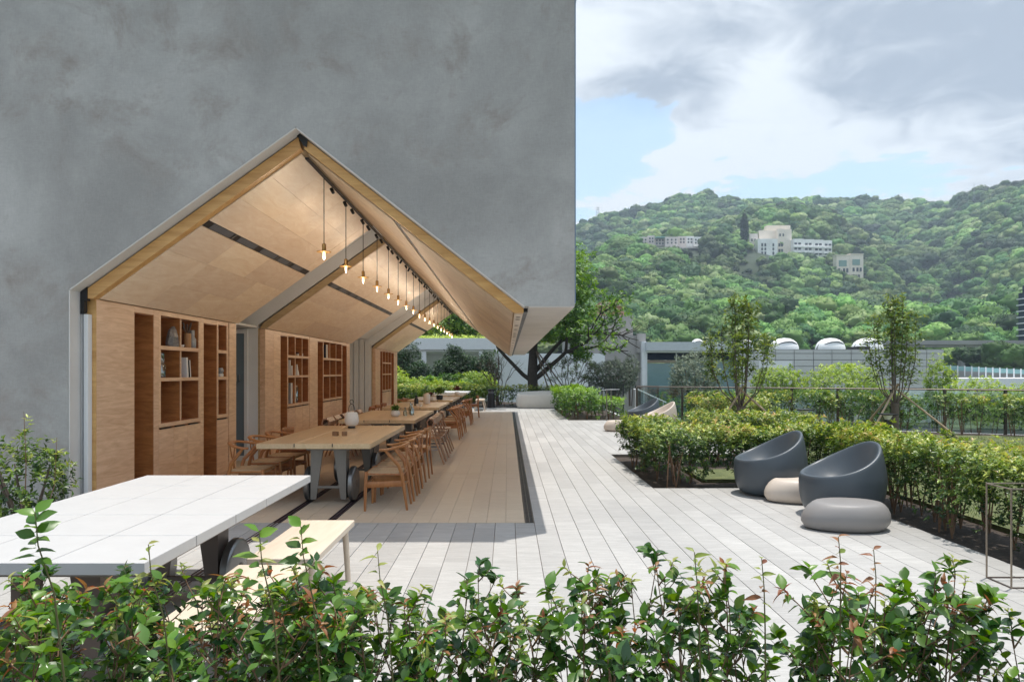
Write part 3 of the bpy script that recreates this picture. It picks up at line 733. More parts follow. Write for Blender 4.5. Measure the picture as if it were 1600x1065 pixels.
# ================================================================ chairs
def arc(cx, cy, r, a0, a1, n, z, rx=1.0):
    return [(cx+r*rx*math.cos(a0+(a1-a0)*i/n), cy+r*math.sin(a0+(a1-a0)*i/n), z) for i in range(n+1)]
def make_wishbone():
    """open-armed round-back chair, faces +x locally, seat 0.44 high"""
    t = thing('wishbone_chair', '', 'chair')
    wd = M['chair']
    for s in (-1, 1):
        MB().tube([(0.24, s*0.235, 0.0), (0.235, s*0.235, 0.25), (0.225, s*0.232, 0.45)], [0.014, 0.020, 0.018], 8).build('leg', wd, t, True)
        # rear leg sweeps back then forward up to the arm
        MB().tube([(-0.235, s*0.185, 0.0), (-0.205, s*0.19, 0.22), (-0.175, s*0.20, 0.42), (-0.145, s*0.215, 0.52), (-0.06, s*0.25, 0.62), (0.0, s*0.262, 0.695)], [0.013, 0.019, 0.021, 0.022, 0.020, 0.016], 8).build('leg', wd, t, True)
        MB().tube([(0.23, s*0.233, 0.30), (-0.19, s*0.19, 0.31)], (0.0), 6) if False else MB().tube([(0.23, s*0.233, 0.30), (-0.19, s*0.19, 0.31)], [(0.034, 0.008)]*2, 8, flat=(0, 0, 1)).build('stretcher', wd, t, True)
        MB().tube([(0.225, s*0.225, 0.425), (-0.17, s*0.19, 0.415)], (0.013), 6).build('seat_rail', wd, t, True)
    MB().tube([(0.228, -0.235, 0.43), (0.228, 0.235, 0.43)], 0.015, 6).build('seat_rail', wd, t, True)
    MB().tube([(0.232, -0.235, 0.31), (0.232, 0.235, 0.31)], (0.010), 6).build('stretcher', wd, t, True)
    MB().tube([(-0.175, -0.19, 0.41), (-0.175, 0.19, 0.41)], 0.014, 6).build('seat_rail', wd, t, True)
    MB().tube([(-0.195, -0.19, 0.28), (-0.195, 0.19, 0.28)], 0.010, 6).build('stretcher', wd, t, True)
    # woven seat: shallow dish with four envelope fields
    s = MB(); n = 8
    for i in range(n+1):
        for j in range(n+1):
            u, v = i/n, j/n; x = -0.172+0.40*u; hw = 0.19+0.04*u; y = -hw+2*hw*v
            d = min(u, 1-u, v, 1-v); s.v.append((x, y, 0.442-0.030*min(1, d*3)))
    for i in range(n):
        for j in range(n): a = i*(n+1)+j; s.f.append((a, a+n+1, a+n+2, a+1))
    b = len(s.v); s.v += [(x, y, z-0.035) for x, y, z in s.v[:b]]
    s.f += [tuple(reversed([q+b for q in f])) for f in s.f[:n*n]]
    rim = [i*(n+1) for i in range(n+1)] + [n*(n+1)+j for j in range(1, n+1)] + [i*(n+1)+n for i in range(n-1, -1, -1)] + [j for j in range(n-1, 0, -1)]
    for a, c in zip(rim, rim[1:]+rim[:1]): s.f.append((a, c, c+b, a+b))
    fixnormals(s.build('seat', M['weave'], t, True))
    # bent arm-and-back rail
    pts = [(0.07, -0.275, 0.705), (0.0, -0.272, 0.705)] + [( -0.02-0.20*math.sin(a), -0.262*math.cos(a), 0.705+0.045*math.sin(a)) for a in [math.pi*k/12 for k in range(1, 12)]] + [(0.0, 0.272, 0.705), (0.07, 0.275, 0.705)]
    rr = [(0.014, 0.020)] + [(0.016, 0.026)]*(len(pts)-2) + [(0.014, 0.020)]
    MB().tube(pts, rr, 8, flat=(0, 0, 1)).build('arm_rail', wd, t, True)
    # Y splat
    sp = [(-0.185, 0, 0.42), (-0.20, 0, 0.53)]
    ob = MB().tube(sp, [(0.009, 0.03), (0.009, 0.026)], 8, flat=(1, 0, 0))
    for q in (-1, 1): ob.tube([(-0.199, q*0.008, 0.52), (-0.207, q*0.045, 0.62), (-0.206, q*0.095, 0.74)], [(0.008, 0.018), (0.007, 0.013), (0.006, 0.012)], 8, flat=(1, 0, 0))
    ob.build('back_splat', wd, t, True)
    return t
def make_bent():
    """bent-wood chair: slanted rear legs and a folded six-sided hollow back band"""
    t = thing('bentwood_chair', '', 'chair'); wd = M['chair2']
    for s in (-1, 1):
        MB().tube([(-0.27, s*0.20, 0.0), (-0.10, s*0.205, 0.47), (-0.02, s*0.21, 0.66)], [(0.012, 0.017)]*3, 6, flat=(0, 1, 0)).build('leg', wd, t)
        MB().tube([(0.27, s*0.20, 0.0), (0.12, s*0.205, 0.46)], [(0.012, 0.017)]*2, 6, flat=(0, 1, 0)).build('leg', wd, t)
        MB().tube([(0.19, s*0.202, 0.25), (-0.18, s*0.202, 0.25)], 0.009, 6).build('stretcher', M['chrome'], t)
    MB().obox((0.0, 0, 0.455), (0.42, 0.43, 0.022), Matrix.Rotation(R(-3), 3, 'Y'), 0.006).build('seat', wd, t)
    hexo = [(-0.035+0.075*math.cos(a), 0.715+0.085*math.sin(a)) for a in [R(60*k+12) for k in range(6)]]
    hexi = [(-0.035+0.052*math.cos(a), 0.715+0.060*math.sin(a)) for a in [R(60*k+12) for k in range(6)]]
    m = MB()
    for y in (-0.235, 0.235): m.v += [(x, y, z) for x, z in hexo] + [(x, y, z) for x, z in hexi]
    for k in range(6):
        k2 = (k+1) % 6
        m.f += [(k, k2, 6+k2, 6+k), (12+k, 18+k, 18+k2, 12+k2), (k, 12+k, 12+k2, k2), (6+k, 6+k2, 18+k2, 18+k)]
    fixnormals(m.build('back_band', wd, t))
    return t
def make_block():
    """plain chair with straight legs and a curved block back rest"""
    t = thing('block_back_chair', '', 'chair'); wd = M['chair']
    for s in (-1, 1):
        MB().tube([(-0.23, s*0.20, 0.0), (-0.19, s*0.20, 0.45), (-0.20, s*0.20, 0.72)], [0.012, 0.018, 0.013], 8).build('leg', wd, t, True)
        MB().tube([(0.21, s*0.20, 0.0), (0.20, s*0.20, 0.45)], [0.012, 0.018], 8).build('leg', wd, t, True)
    MB().box(-0.21, -0.22, 0.435, 0.22, 0.22, 0.465, 0.008).build('seat', wd, t)
    MB().box(-0.2, -0.19, 0.39, 0.2, 0.19, 0.434).build('seat_frame', wd, t)
    pts = [(-0.15, -0.24, 0.71), (-0.20, -0.15, 0.715), (-0.225, 0, 0.72), (-0.20, 0.15, 0.715), (-0.15, 0.24, 0.71)]
    MB().tube(pts, [(0.045, 0.012)]*5, 8, flat=(0, 0, 1)).build('backrest', wd, t, True)
    return t
_w, _b, _k = make_wishbone(), make_bent(), make_block(); used = set()
def place(src, x, y, rz, label, group):
    o = src if id(src) not in used else copy_tree(src); used.add(id(src))
    o.location = (x, y, 0); o.rotation_euler = (0, 0, rz); o['label'] = label; o['group'] = group; return o
PI = math.pi
gs = 'chairs along the long tables'
jr = random.Random(5)
def j(a): return jr.uniform(-a, a)
for i, y in enumerate((8.06, 8.60, 9.14, 9.68)):
    place(_w, -1.40+j(.015), y, PI+j(.03), f'{ORD[i]} round-backed wishbone chair from the front, garden side of the lantern table', gs)
place(_k, -1.40, 10.42, PI, 'block-backed chair behind the four wishbone chairs, garden side of the lantern table', gs)
for i, y in enumerate((11.95, 12.5, 13.1, 13.9)):
    place(_b, -1.38+j(.02), y, PI+j(.04), f'{ORD[i]} bentwood chair from the front, garden side of the plant-pot table', gs)
for i, y in enumerate((16.15, 16.9, 17.75)):
    place(_w, -1.33+j(.02), y, PI+j(.05), f'{ORD[i]} wishbone chair from the front, garden side of the black-bottle table', gs)
for i, y in enumerate((20.5, 21.4)):
    place(_w, -1.33+j(.02), y, PI+j(.05), f'{ORD[i]} wishbone chair from the front, garden side of the leafy-pot table', gs)
place(_k, -1.22, 23.75, PI+0.1, 'last chair before the sunlit deck, plain block back, garden side', gs)
place(_w, -3.10, 8.22, 0.03, 'wishbone chair with its open back before the grey lobby, wall side of the lantern table', gs)
for i, y in enumerate((8.95, 9.55)):
    place(_w, -3.12+j(.02), y, j(.05), f'wishbone chair {("next to", "one further than")[i]} the front one, wall side of the lantern table', gs)
place(_k, -3.12, 10.2, 0, 'block-backed chair at the far corner, wall side of the lantern table', gs)
for i, y in enumerate((12.0, 12.6, 13.2, 13.8, 14.4)):
    place(_b, -3.13+j(.02), y, j(.05), f'{ORD[i]} bentwood chair from the front, wall side of the plant-pot table', gs)
for i, y in enumerate((16.4, 17.2, 18.1)):
    place(_k, -3.10+j(.02), y, j(.05), f'{ORD[i]} block-backed chair from the front, wall side of the black-bottle table', gs)
for i, y in enumerate((20.6, 21.6)):
    place(_w, -3.08+j(.02), y, j(.05), f'{ORD[i]} wishbone chair from the front, wall side of the leafy-pot table', gs)

# ================================================================ benches
def bench(y0, y1, x0, x1, label, splay=0.02, mat=None):
    mat = mat or M['pale']
    t = thing('bench', label, 'bench', ((x0+x1)/2, y0, 0)); w = (x1-x0)/2; l = y1-y0
    MB().box(-w, 0, 0.405, w, l, 0.45, 0.004).build('seat', mat, t)
    for sx in (-1, 1):
        for (yy, sy) in ((0.10, -1), (l-0.10, 1)):
            MB().tube([(sx*(w-0.05+splay), yy+sy*splay, 0.0), (sx*(w-0.05), yy, 0.405)], [0.02, 0.024], 16).build('leg', mat, t, True)
    return t
bench(4.20, 5.29, -1.605, -1.185, 'pale timber bench with round legs, nearer the indoor floor')
bench(3.00, 4.07, -1.605, -1.185, 'pale timber bench behind the foreground leaves, beside the white table')
bench(27.6, 29.2, -1.30, -0.95, 'pale slatted-leg bench beside the far white table', 0.09)

# ================================================================ things on the tables
def lt(profile, name, mat, par, z=0.0, seg=24, **k): return MB().lathe(profile, (0, 0, z), seg).build(name, mat, par, True)
ln = thing('lantern', 'white barrel-shaped lantern with a black ring handle on the first oak table', 'lantern', (-2.34, 10.25, 0.75))
lt([(0.045, 0.0), (0.055, 0.004), (0.055, 0.022), (0.05, 0.03)], 'foot', M['black'], ln)
lt([(0.05, 0.028), (0.085, 0.05), (0.108, 0.10), (0.106, 0.16), (0.088, 0.225), (0.074, 0.24), (0.068, 0.238), (0.066, 0.20)], 'shade', M['ceramic'], ln)
MB().tube([(-0.05*math.cos(a), 0, 0.235+0.13*math.sin(a)) for a in [PI*k/10 for k in range(11)]], 0.0045, 6).build('handle', M['black'], ln, True)
MB().tube([(0.0+0.028*math.sin(a), 0, 0.395-0.030*math.cos(a)) for a in [2*PI*k/14 for k in range(2, 15)]], 0.004, 6).build('hook', M['black'], ln, True)
for q, (x, lb_) in enumerate(((-2.28, 'left one of two small wooden cubes on the lantern table'), (-2.16, 'right one of two small wooden cubes on the lantern table'))):
    tag(inst(MB().box(-0.034, -0.034, 0, 0.034, 0.034, 0.055, 0.003).mesh('wooden_cube', m_plain('cube_wood', (0.22, 0.11, 0.045), 0.5, 0, .15, 20)), 'wooden_cube', (x, 9.05, 0.75), rot=(0, 0, 0.3*q-0.1)), lb_, 'wooden cube')

def leaf_arrays(C, D, N, L, W, fold=0.25, droop=0.15):
    """vertex and face arrays of many small folded leaves"""
    C, D, N = (np.asarray(a, dtype=np.float64) for a in (C, D, N)); n = len(C)
    D = D/np.maximum(np.linalg.norm(D, axis=1, keepdims=True), 1e-9)
    S = np.cross(D, N); S /= np.maximum(np.linalg.norm(S, axis=1, keepdims=True), 1e-9); N = np.cross(S, D)
    L = np.asarray(L).reshape(-1, 1)*np.ones((n, 1)); W = np.asarray(W).reshape(-1, 1)*np.ones((n, 1))
    b = C; t = C + D*L - N*L*droop; m = C + D*L*0.45 + N*0; l = C + D*L*0.42 + S*W/2 + N*W*fold; r = C + D*L*0.42 - S*W/2 + N*W*fold
    V = np.stack([b, l, t, r, m], 1).reshape(-1, 3)
    k = np.arange(n)*5
    Fc = np.stack([np.stack([k, k+3, k+4], 1), np.stack([k+3, k+2, k+4], 1), np.stack([k+2, k+1, k+4], 1), np.stack([k+1, k, k+4], 1)], 1).reshape(-1, 3)
    return V, Fc
def tri_mesh(name, V, Fc, mat, tint=None, per=5):
    me = bpy.data.meshes.new(name); me.vertices.add(len(V)); me.vertices.foreach_set('co', np.ascontiguousarray(V, dtype=np.float32).ravel())
    me.loops.add(len(Fc)*3); me.loops.foreach_set('vertex_index', np.ascontiguousarray(Fc, dtype=np.int32).ravel())
    me.polygons.add(len(Fc)); me.polygons.foreach_set('loop_start', np.arange(0, len(Fc)*3, 3, dtype=np.int32)); me.polygons.foreach_set('loop_total', np.full(len(Fc), 3, dtype=np.int32))
    if tint is not None:
        a = me.attributes.new('tint', 'FLOAT', 'POINT'); a.data.foreach_set('value', np.repeat(np.clip(tint, 0, 1), per).astype(np.float32))
    me.materials.append(mat); me.update(calc_edges=True); return me
def leafy(name, C, D, N, L, W, mat, tint, parent=None, off=(0, 0, 0), **kw):
    V, Fc = leaf_arrays(np.asarray(C)-np.asarray(off, dtype=float), D, N, L, W); me = tri_mesh(name, V, Fc, mat, tint)
    o = bpy.data.objects.new(name, me); COL.objects.link(o)
    if parent is not None: o.parent = parent
    for k, v in kw.items(): o[k] = v
    return o
def rosettes(P, A, k, L, Wf=0.42, spread=0.9, lj=0.3, tint=None, tj=0.15, leaves=None):
    """k leaves round each shoot tip P with shoot direction A; returns arrays"""
    P = np.asarray(P, float); A = np.asarray(A, float); A /= np.linalg.norm(A, axis=1, keepdims=True); n = len(P)
    U = np.cross(A, rng.normal(size=(n, 3))); U /= np.linalg.norm(U, axis=1, keepdims=True); Wv = np.cross(A, U)
    ph = (np.arange(k)[None, :]*2.4 + rng.uniform(0, 6.28, (n, 1)))[..., None]
    rad = U[:, None]*np.cos(ph) + Wv[:, None]*np.sin(ph)
    sp = spread*rng.uniform(0.5, 1.35, (n, k, 1))
    D = A[:, None]*0.55 + rad*sp; D[..., 2] -= 0.12
    back = rng.uniform(0, 1, (n, k, 1))
    C = P[:, None] - A[:, None]*back*L*1.1
    N = A[:, None] - rad*0.5 + rng.normal(size=(n, k, 3))*0.25 + np.array([0, 0, 0.5])
    Ls = L*rng.uniform(1-lj, 1+lj, (n, k)); T = (np.asarray(tint)[:, None] if tint is not None else 0.4) + rng.normal(size=(n, k))*tj - back[..., 0]*0.18
    return C.reshape(-1, 3), D.reshape(-1, 3), N.reshape(-1, 3), Ls.ravel(), (Ls*Wf).ravel(), T.ravel()

def potplant(name, label, x, y, potprof, potmat, r, n, L, mat, tone, z0):
    t = thing(name, label, 'potted plant', (x, y, 0.75)); lt(potprof, 'pot', potmat, t)
    d = rng.normal(size=(n, 3)); d[:, 2] = np.abs(d[:, 2])+0.5; d /= np.linalg.norm(d, axis=1, keepdims=True)
    P = d*r*rng.uniform(0.4, 1, (n, 1)) + np.array([0, 0, z0])
    leafy('foliage', *rosettes(P, d, 5, L, tint=np.full(n, tone), tj=0.2)[:5], mat, np.repeat(np.full(n, tone), 5)+rng.normal(size=n*5)*0.2, t, kind='stuff'); return t
ball = [(0.04, 0), (0.07, 0.012), (0.092, 0.05), (0.088, 0.09), (0.065, 0.115), (0.055, 0.112), (0.05, 0.09)]
potplant('potted_plant', 'round white pot with a small green plant on the second oak table', -2.12, 12.9, ball, M['ceramic'], 0.10, 40, 0.05, M['green'], 0.5, 0.13)
potplant('potted_plant', 'low dark pot full of green leaves on the fourth oak table', -2.05, 20.6, [(0.06, 0), (0.1, 0.02), (0.1, 0.12), (0.09, 0.13)], M['black'], 0.22, 90, 0.07, M['green'], 0.55, 0.17)
red = m_leaf('dark_red_petals', [(0, (0.05, 0.008, 0.008)), (1, (0.22, 0.05, 0.05))], 0.5, 0.3)
potplant('flower_pot', 'white pot of dark red flowers on the farthest oak table', -1.82, 24.6, ball, M['ceramic'], 0.16, 60, 0.06, red, 0.5, 0.18)
potplant('flower_pot', 'small pot of rust red flowers beside the white canister', -2.25, 19.9, ball, M['stonebeige'], 0.12, 40, 0.05, red, 0.6, 0.15)
b_ = thing('bottle', 'matt black bottle standing on the third oak table', 'bottle', (-2.27, 17.0, 0.75)); lt([(0.05, 0), (0.055, 0.01), (0.055, 0.14), (0.04, 0.18), (0.022, 0.20), (0.022, 0.235)], 'body', M['bottle'], b_); lt([(0.024, 0.235), (0.024, 0.255)], 'stopper', M['black'], b_)
c_ = thing('canister', 'tall pale pink canister on the third oak table', 'canister', (-2.14, 18.1, 0.75)); lt([(0.085, 0), (0.09, 0.01), (0.09, 0.24), (0.08, 0.25)], 'body', M['ceramic'], c_); lt([(0.05, 0.25), (0.05, 0.27), (0.02, 0.28)], 'lid', M['pale'], c_)
for i, (x, y, h) in enumerate(((-1.93, 13.6, 0.22), (-1.86, 13.3, 0.20), (-1.97, 13.15, 0.14))):
    g_ = thing('glass_bottle', ('taller', 'second', 'shortest')[i] + ' clear glass bottle beside the round white plant pot', 'glass bottle', (x, y, 0.75), group='clear glass bottles')
    lt([(0.03, 0), (0.04, 0.01), (0.04, h*0.55), (0.015, h*0.75), (0.015, h)], 'body', M['glass'], g_); lt([(0.017, h), (0.017, h+0.02)], 'cap', M['steel'], g_)
for i, (x, y) in enumerate(((-2.2, 16.6), (-2.1, 16.5))):
    g_ = thing('small_cup', ('left', 'right')[i] + ' small white cup near the black bottle', 'cup', (x, y, 0.75)); lt([(0.025, 0), (0.03, 0.02), (0.034, 0.06), (0.03, 0.058), (0.026, 0.02)], 'bowl', M['ceramic'], g_); MB().tube([(0.034, 0, 0.045), (0.052, 0, 0.035), (0.034, 0, 0.02)], 0.004, 6).build('handle', M['ceramic'], g_)

# things in the bookcases
def sh(name, label, cat, y, z, parts, x=-4.55):
    t = thing(name, label, cat, (x, y, z))
    for nm, prof, mat in parts: lt(prof, nm, mat, t)
    return t
smoke = m_plain('smoky_stone', (0.20, 0.19, 0.19), 0.25, 0, 0.4, 18); tan = m_plain('tan_clay', (0.42, 0.22, 0.09), 0.5, 0, 0.1, 18); gy = m_plain('grey_glaze', (0.30, 0.31, 0.32), 0.3, 0, 0.2, 12)
r_ = sh('crystal_rock', 'grey crystal rock on the top shelf of the nearest bookcase', 'ornament', 9.05, 1.925, [], -4.44)
m = MB(); 
for k in range(1): m.lathe([(0.10, 0), (0.12, 0.05), (0.115, 0.13), (0.085, 0.22), (0.03, 0.27)], (0, 0, 0), 9, 0.6, 1.0)
m.v = [(x+0.02*noise.noise(Vector((x*9, y*9, z*9))), y+0.03*noise.noise(Vector((x*9+5, y*9, z*9))), z) for x, y, z in m.v]; m.build('rock_body', smoke, r_)
v1 = sh('vase', 'tall tan vase holding dried stalks on the top shelf', 'vase', 9.45, 1.925, [('body', [(0.045, 0), (0.05, 0.01), (0.05, 0.2), (0.045, 0.2)], tan)], -4.43)
m = MB(); rr_ = random.Random(3)
for k in range(10):
    a = rr_.uniform(0, 6.28); m.tube([(0, 0, 0.1), (0.02*math.cos(a), 0.02*math.sin(a), 0.2), (0.05*math.cos(a), 0.07*math.sin(a), rr_.uniform(0.28, 0.36))], [0.003, 0.003, 0.012], 5)
m.build('dried_stalks', M['bark'], v1, kind='stuff')
sh('vase', 'grey banded vase at the right of the top shelf', 'vase', 9.575, 1.925, [('body', [(0.04, 0), (0.05, 0.02), (0.05, 0.12), (0.03, 0.16), (0.03, 0.25), (0.026, 0.25)], gy)], -4.42)
sh('glass_jar', 'pair of stacked clear jars on the middle shelf of the nearest bookcase', 'jar', 8.77, 1.52, [('jar_body', [(0.05, 0), (0.055, 0.02), (0.055, 0.16), (0.04, 0.18)], M['glass']), ('jar_top', [(0.035, 0.18), (0.04, 0.19), (0.04, 0.31), (0.03, 0.32)], M['glass'])], -4.45)
sh('small_dish', 'small white dish on the top shelf between rock and vase', 'dish', 9.25, 1.925, [('dish_body', [(0.02, 0), (0.035, 0.01), (0.04, 0.035), (0.03, 0.03)], M['ceramic'])], -4.42)
def book(label, y, z, h, t_, mat, tilt=0.0, x=-4.5):
    b = thing('book', label, 'book', (x, y, z)); b.rotation_euler = (tilt, 0, 0)
    MB().box(-0.09, -t_/2, 0, 0.09, t_/2, h, 0.002).build('cover', mat, b); MB().box(-0.087, -t_/2+0.003, 0.003, 0.0915, t_/2-0.003, h-0.003).build('pages', M['ceramic'], b); return b
book('white book leaning on the divider of the middle shelf', 9.36, 1.52, 0.27, 0.045, M['white'], 0.10, -4.47)
book('black book behind the white one on the middle shelf', 9.44, 1.52, 0.24, 0.03, M['black'], 0.12, -4.47)
sh('small_dish', 'white dish in the narrow bookcase by the joint', 'dish', 10.50, 1.52, [('dish_body', [(0.03, 0), (0.05, 0.005), (0.05, 0.045), (0.045, 0.045)], M['ceramic'])], -4.42)
sh('wire_ornament', 'grey ornament in the narrow bookcase by the joint', 'ornament', 10.52, 1.566, [('ring', [(0.03, 0), (0.05, 0.04), (0.03, 0.09), (0.02, 0.09)], gy)], -4.42)
book('dark blue folder standing in the far bookcase of the middle lining', 16.70, 1.925, 0.33, 0.22, m_plain('navy', (0.01, 0.012, 0.04), 0.5))
book('blue box file on the middle shelf of the middle lining', 13.97, 1.52, 0.20, 0.10, m_plain('steel_blue', (0.08, 0.13, 0.20), 0.5))
book('pale grey file behind the blue box file', 13.86, 1.52, 0.31, 0.05, M['white'])
sh('figurine', 'white figurine on the middle shelf of the middle lining', 'figurine', 14.35, 1.52, [('figure_body', [(0.05, 0), (0.045, 0.06), (0.03, 0.12), (0.022, 0.2), (0.01, 0.23)], M['ceramic'])], -4.43)
sh('small_dish', 'white dish on the top shelf of the middle lining', 'dish', 14.62, 1.925, [('dish_body', [(0.04, 0), (0.06, 0.005), (0.06, 0.06), (0.055, 0.06)], M['ceramic'])], -4.44)
sh('small_jar', 'tiny red-lidded jar on the top shelf of the middle lining', 'jar', 14.43, 1.925, [('jar_body', [(0.03, 0), (0.035, 0.05)], M['ceramic']), ('jar_lid', [(0.036, 0.05), (0.03, 0.08)], red)], -4.44)
sh('glass_jar', 'tall pale jar low in the bookcase of the middle lining', 'jar', 14.33, 0.945, [('jar_body', [(0.04, 0), (0.045, 0.02), (0.045, 0.3), (0.03, 0.33)], M['glass']), ('jar_lid', [(0.03, 0.33), (0.03, 0.36)], M['pale'])], -4.44)
book('dark framed box low in the bookcase of the middle lining', 13.95, 0.945, 0.42, 0.12, gy)

# ================================================================ stone-shaped seats
def stone_chair(name, label, x, y, rz, mat, s=1.0):
    """egg-shaped armchair: closed shell cut by a slanted saddle rim, dished inside"""
    m = MB(); seg = 56; out = [(0.30, 0.0), (0.335, 0.012), (0.392, 0.06), (0.438, 0.16), (0.463, 0.27), (0.472, 0.38)]
    def shell(a, h): # radius of the outside at height h
        f = 1.0 - 0.15*max(0, (h-0.40))**1.35/0.42**1.35*1.25
        pts = out
        if h >= 0.38: r = 0.472*f
        else:
            for (r0, z0), (r1, z1) in zip(pts[:-1], pts[1:]):
                if z0 <= h <= z1: r = r0+(r1-r0)*(h-z0)/(z1-z0+1e-9); break
        return r
    def rim(a): # a=0 is the back (+x); front is low
        c = (1+math.cos(a))/2
        return 0.465 + 0.375*(c**1.5)
    rows = []
    nz = 14
    for k in range(nz+1):
        f = k/nz; row = []
        for q in range(seg):
            a = 2*PI*q/seg; zr = rim(a); h = zr*(f**0.9 if f else 0); r = shell(a, h)
            r *= 1.0 - 0.0*f
            lean = 0.05*(h/0.8)
            row.append((r*math.cos(a)*1.0+lean-0.02, r*math.sin(a)*0.96, h))
        rows.append(row)
    # rounded lip then inner dish
    tops = rows[-1]
    for (dr, dz) in ((0.010, 0.010), (0.028, 0.014), (0.045, 0.006)):
        rows.append([(x_*(1-dr/0.46), y_*(1-dr/0.46), z_+dz) for (x_, y_, z_) in tops])
    inner = rows[-1]; ni = 10
    for k in range(1, ni+1):
        f = k/ni; row = []
        for q, (x_, y_, z_) in enumerate(inner):
            rr_ = 1-f; zc = 0.335
            e = (1-f)
            z2 = zc + (z_-zc)*(e**2.1)*1.0
            g = e**0.72
            row.append((x_*g-0.03*(1-g), y_*g, z2))
        rows.append(row)
    for row in rows: m.v += row
    n = len(rows)
    for i in range(n-1):
        for q in range(seg):
            q2 = (q+1) % seg; m.f.append((i*seg+q, i*seg+q2, (i+1)*seg+q2, (i+1)*seg+q))
    m.f.append(tuple(reversed(range(seg))))
    m.v = [(a*s, b*s, c*s) for a, b, c in m.v]
    me = m.mesh(name, mat); me.polygons.foreach_set('use_smooth', [True]*len(me.polygons))
    o = inst(me, name, (x, y, 0), rot=(0, 0, rz)); tag(o, label, 'armchair', 'stone-shaped garden armchairs')
    fixnormals(o); md = o.modifiers.new('round', 'SUBSURF'); md.levels = 1; md.render_levels = 1
    return o
stone_chair('stone_armchair', 'dark blue-grey stone-shaped armchair, middle one against the hedge, behind the sand pouf', 3.43, 8.93, R(3), M['stoneblue'], 0.97)
stone_chair('stone_armchair', 'dark blue-grey stone-shaped armchair directly behind the grey pouf', 3.73, 7.62, R(6), M['stoneblue'], 0.96)
stone_chair('stone_armchair', 'sand-coloured stone-shaped armchair half hidden by the clipped hedge', 3.80, 17.2, R(4), M['stonebeige'], 0.99)
stone_chair('stone_armchair', 'dark stone-shaped armchair behind the sand-coloured one', 3.86, 19.4, R(8), M['stoneblue'], 1.0)
def pouf(label, x, y, rz, mat, a=0.47, b=0.30, h=0.27, lean=0.0):
    m = MB(); seg = 56; prof = [(0.74, 0.0), (0.88, 0.02), (0.975, 0.07), (1.0, 0.115), (0.985, 0.165), (0.93, 0.215), (0.85, 0.250), (0.795, 0.264), (0.75, 0.268), (0.5, 0.268)]
    for r, z in prof:
        for q in range(seg):
            t_ = 2*PI*q/seg
            cx = -0.10*z/0.27*lean
            ex = 1.0 if math.cos(t_) > 0 else 1.0 + 0.28*lean*(-math.cos(t_))*(1 - z/0.30)
            m.v.append((a*r*math.cos(t_)*ex*(0.98)+0.05*lean, b*r*math.sin(t_), z*h/0.27))
    n = len(prof)
    for i in range(n-1):
        for q in range(seg): q2 = (q+1) % seg; m.f.append((i*seg+q, i*seg+q2, (i+1)*seg+q2, (i+1)*seg+q))
    m.f.append(tuple(reversed(range(seg)))); m.f.append(tuple((n-1)*seg+q for q in range(seg)))
    me = m.mesh('stone_pouf', mat, True); me.polygons.foreach_set('use_smooth', [True]*len(me.polygons))
    o = inst(me, 'stone_pouf', (x, y, 0), rot=(0, 0, rz)); return tag(o, label, 'pouf', 'stone-shaped poufs')
pouf('warm grey flat stone-shaped pouf in front of the right dark armchair', 3.44, 6.98, 0.0, M['stonegrey'], 0.415, 0.30, 0.275, 0.9)
pouf('sand-coloured pouf between the two dark armchairs', 3.60, 8.42, 0.0, M['stonebeige'], 0.42, 0.28, 0.28, 0.7)
pouf('sand-coloured pouf half behind the corner of the clipped hedge', 3.00, 18.3, 0.0, M['stonebeige'], 0.42, 0.28, 0.29, 0.6)
# pebble sofa at the end
m = MB(); seg = 56; rows = []
for (r, z) in ((0.86, 0), (0.93, 0.02), (0.985, 0.12), (1.0, 0.25), (0.99, 0.42), (0.965, 0.58), (0.945, 0.655), (0.915, 0.69), (0.87, 0.685), (0.82, 0.60), (0.76, 0.48), (0.6, 0.42), (0.3, 0.41)):
    row = []
    for q in range(seg):
        t_ = 2*PI*q/seg; c, s_ = math.cos(t_), math.sin(t_)
        hz = 0.72+0.28*(0.5+0.5*math.sin(t_+0.35)) if z > 0.3 else 1.0
        sup = (abs(c)**3+abs(s_)**3)**(-1/3)
        row.append((1.03*r*c*sup*0.96, 0.48*r*s_*sup, z*(0.3+0.7*(hz) if z > .3 else 1)*1.06))
    rows.append(row)
for row in rows: m.v += row
for i in range(len(rows)-1):
    for q in range(seg): q2 = (q+1) % seg; m.f.append((i*seg+q, i*seg+q2, (i+1)*seg+q2, (i+1)*seg+q))
m.f.append(tuple(reversed(range(seg)))); m.f.append(tuple((len(rows)-1)*seg+q for q in range(seg)))
o = inst(m.mesh('pebble_sofa', M['stonewhite'], True), 'pebble_sofa', (1.36, 30.0, 0)); tag(o, 'long chalk-white pebble sofa at the far end of the deck', 'sofa'); fixnormals(o)

# wire frame stand at the right edge
wf = thing('wire_stand', 'thin bronze wire box stand near the right hedge', 'stand', (3.71, 5.03, 0)); wm_ = m_plain('champagne_metal', (0.30, 0.25, 0.20), 0.45, 0.7)
for x in (0.0, 0.62):
    for y in (0.0, 0.26): MB().box(x, y, 0, x+0.010, y+0.010, 0.74, 0.001).build('leg', wm_, wf)
for z in (0.0, 0.727):
    for y in (0.0, 0.26): MB().box(0.0105, y+0.0005, z+0.0005, 0.6195, y+0.0095, z+0.0105, 0.001).build('rail', wm_ if z else M['bronze'], wf)
    for x in (0.0, 0.62): MB().box(x+0.0005, 0.0105, z+0.0005, x+0.0095, 0.2595, z+0.0100, 0.001).build('rail', wm_ if z else M['bronze'], wf)

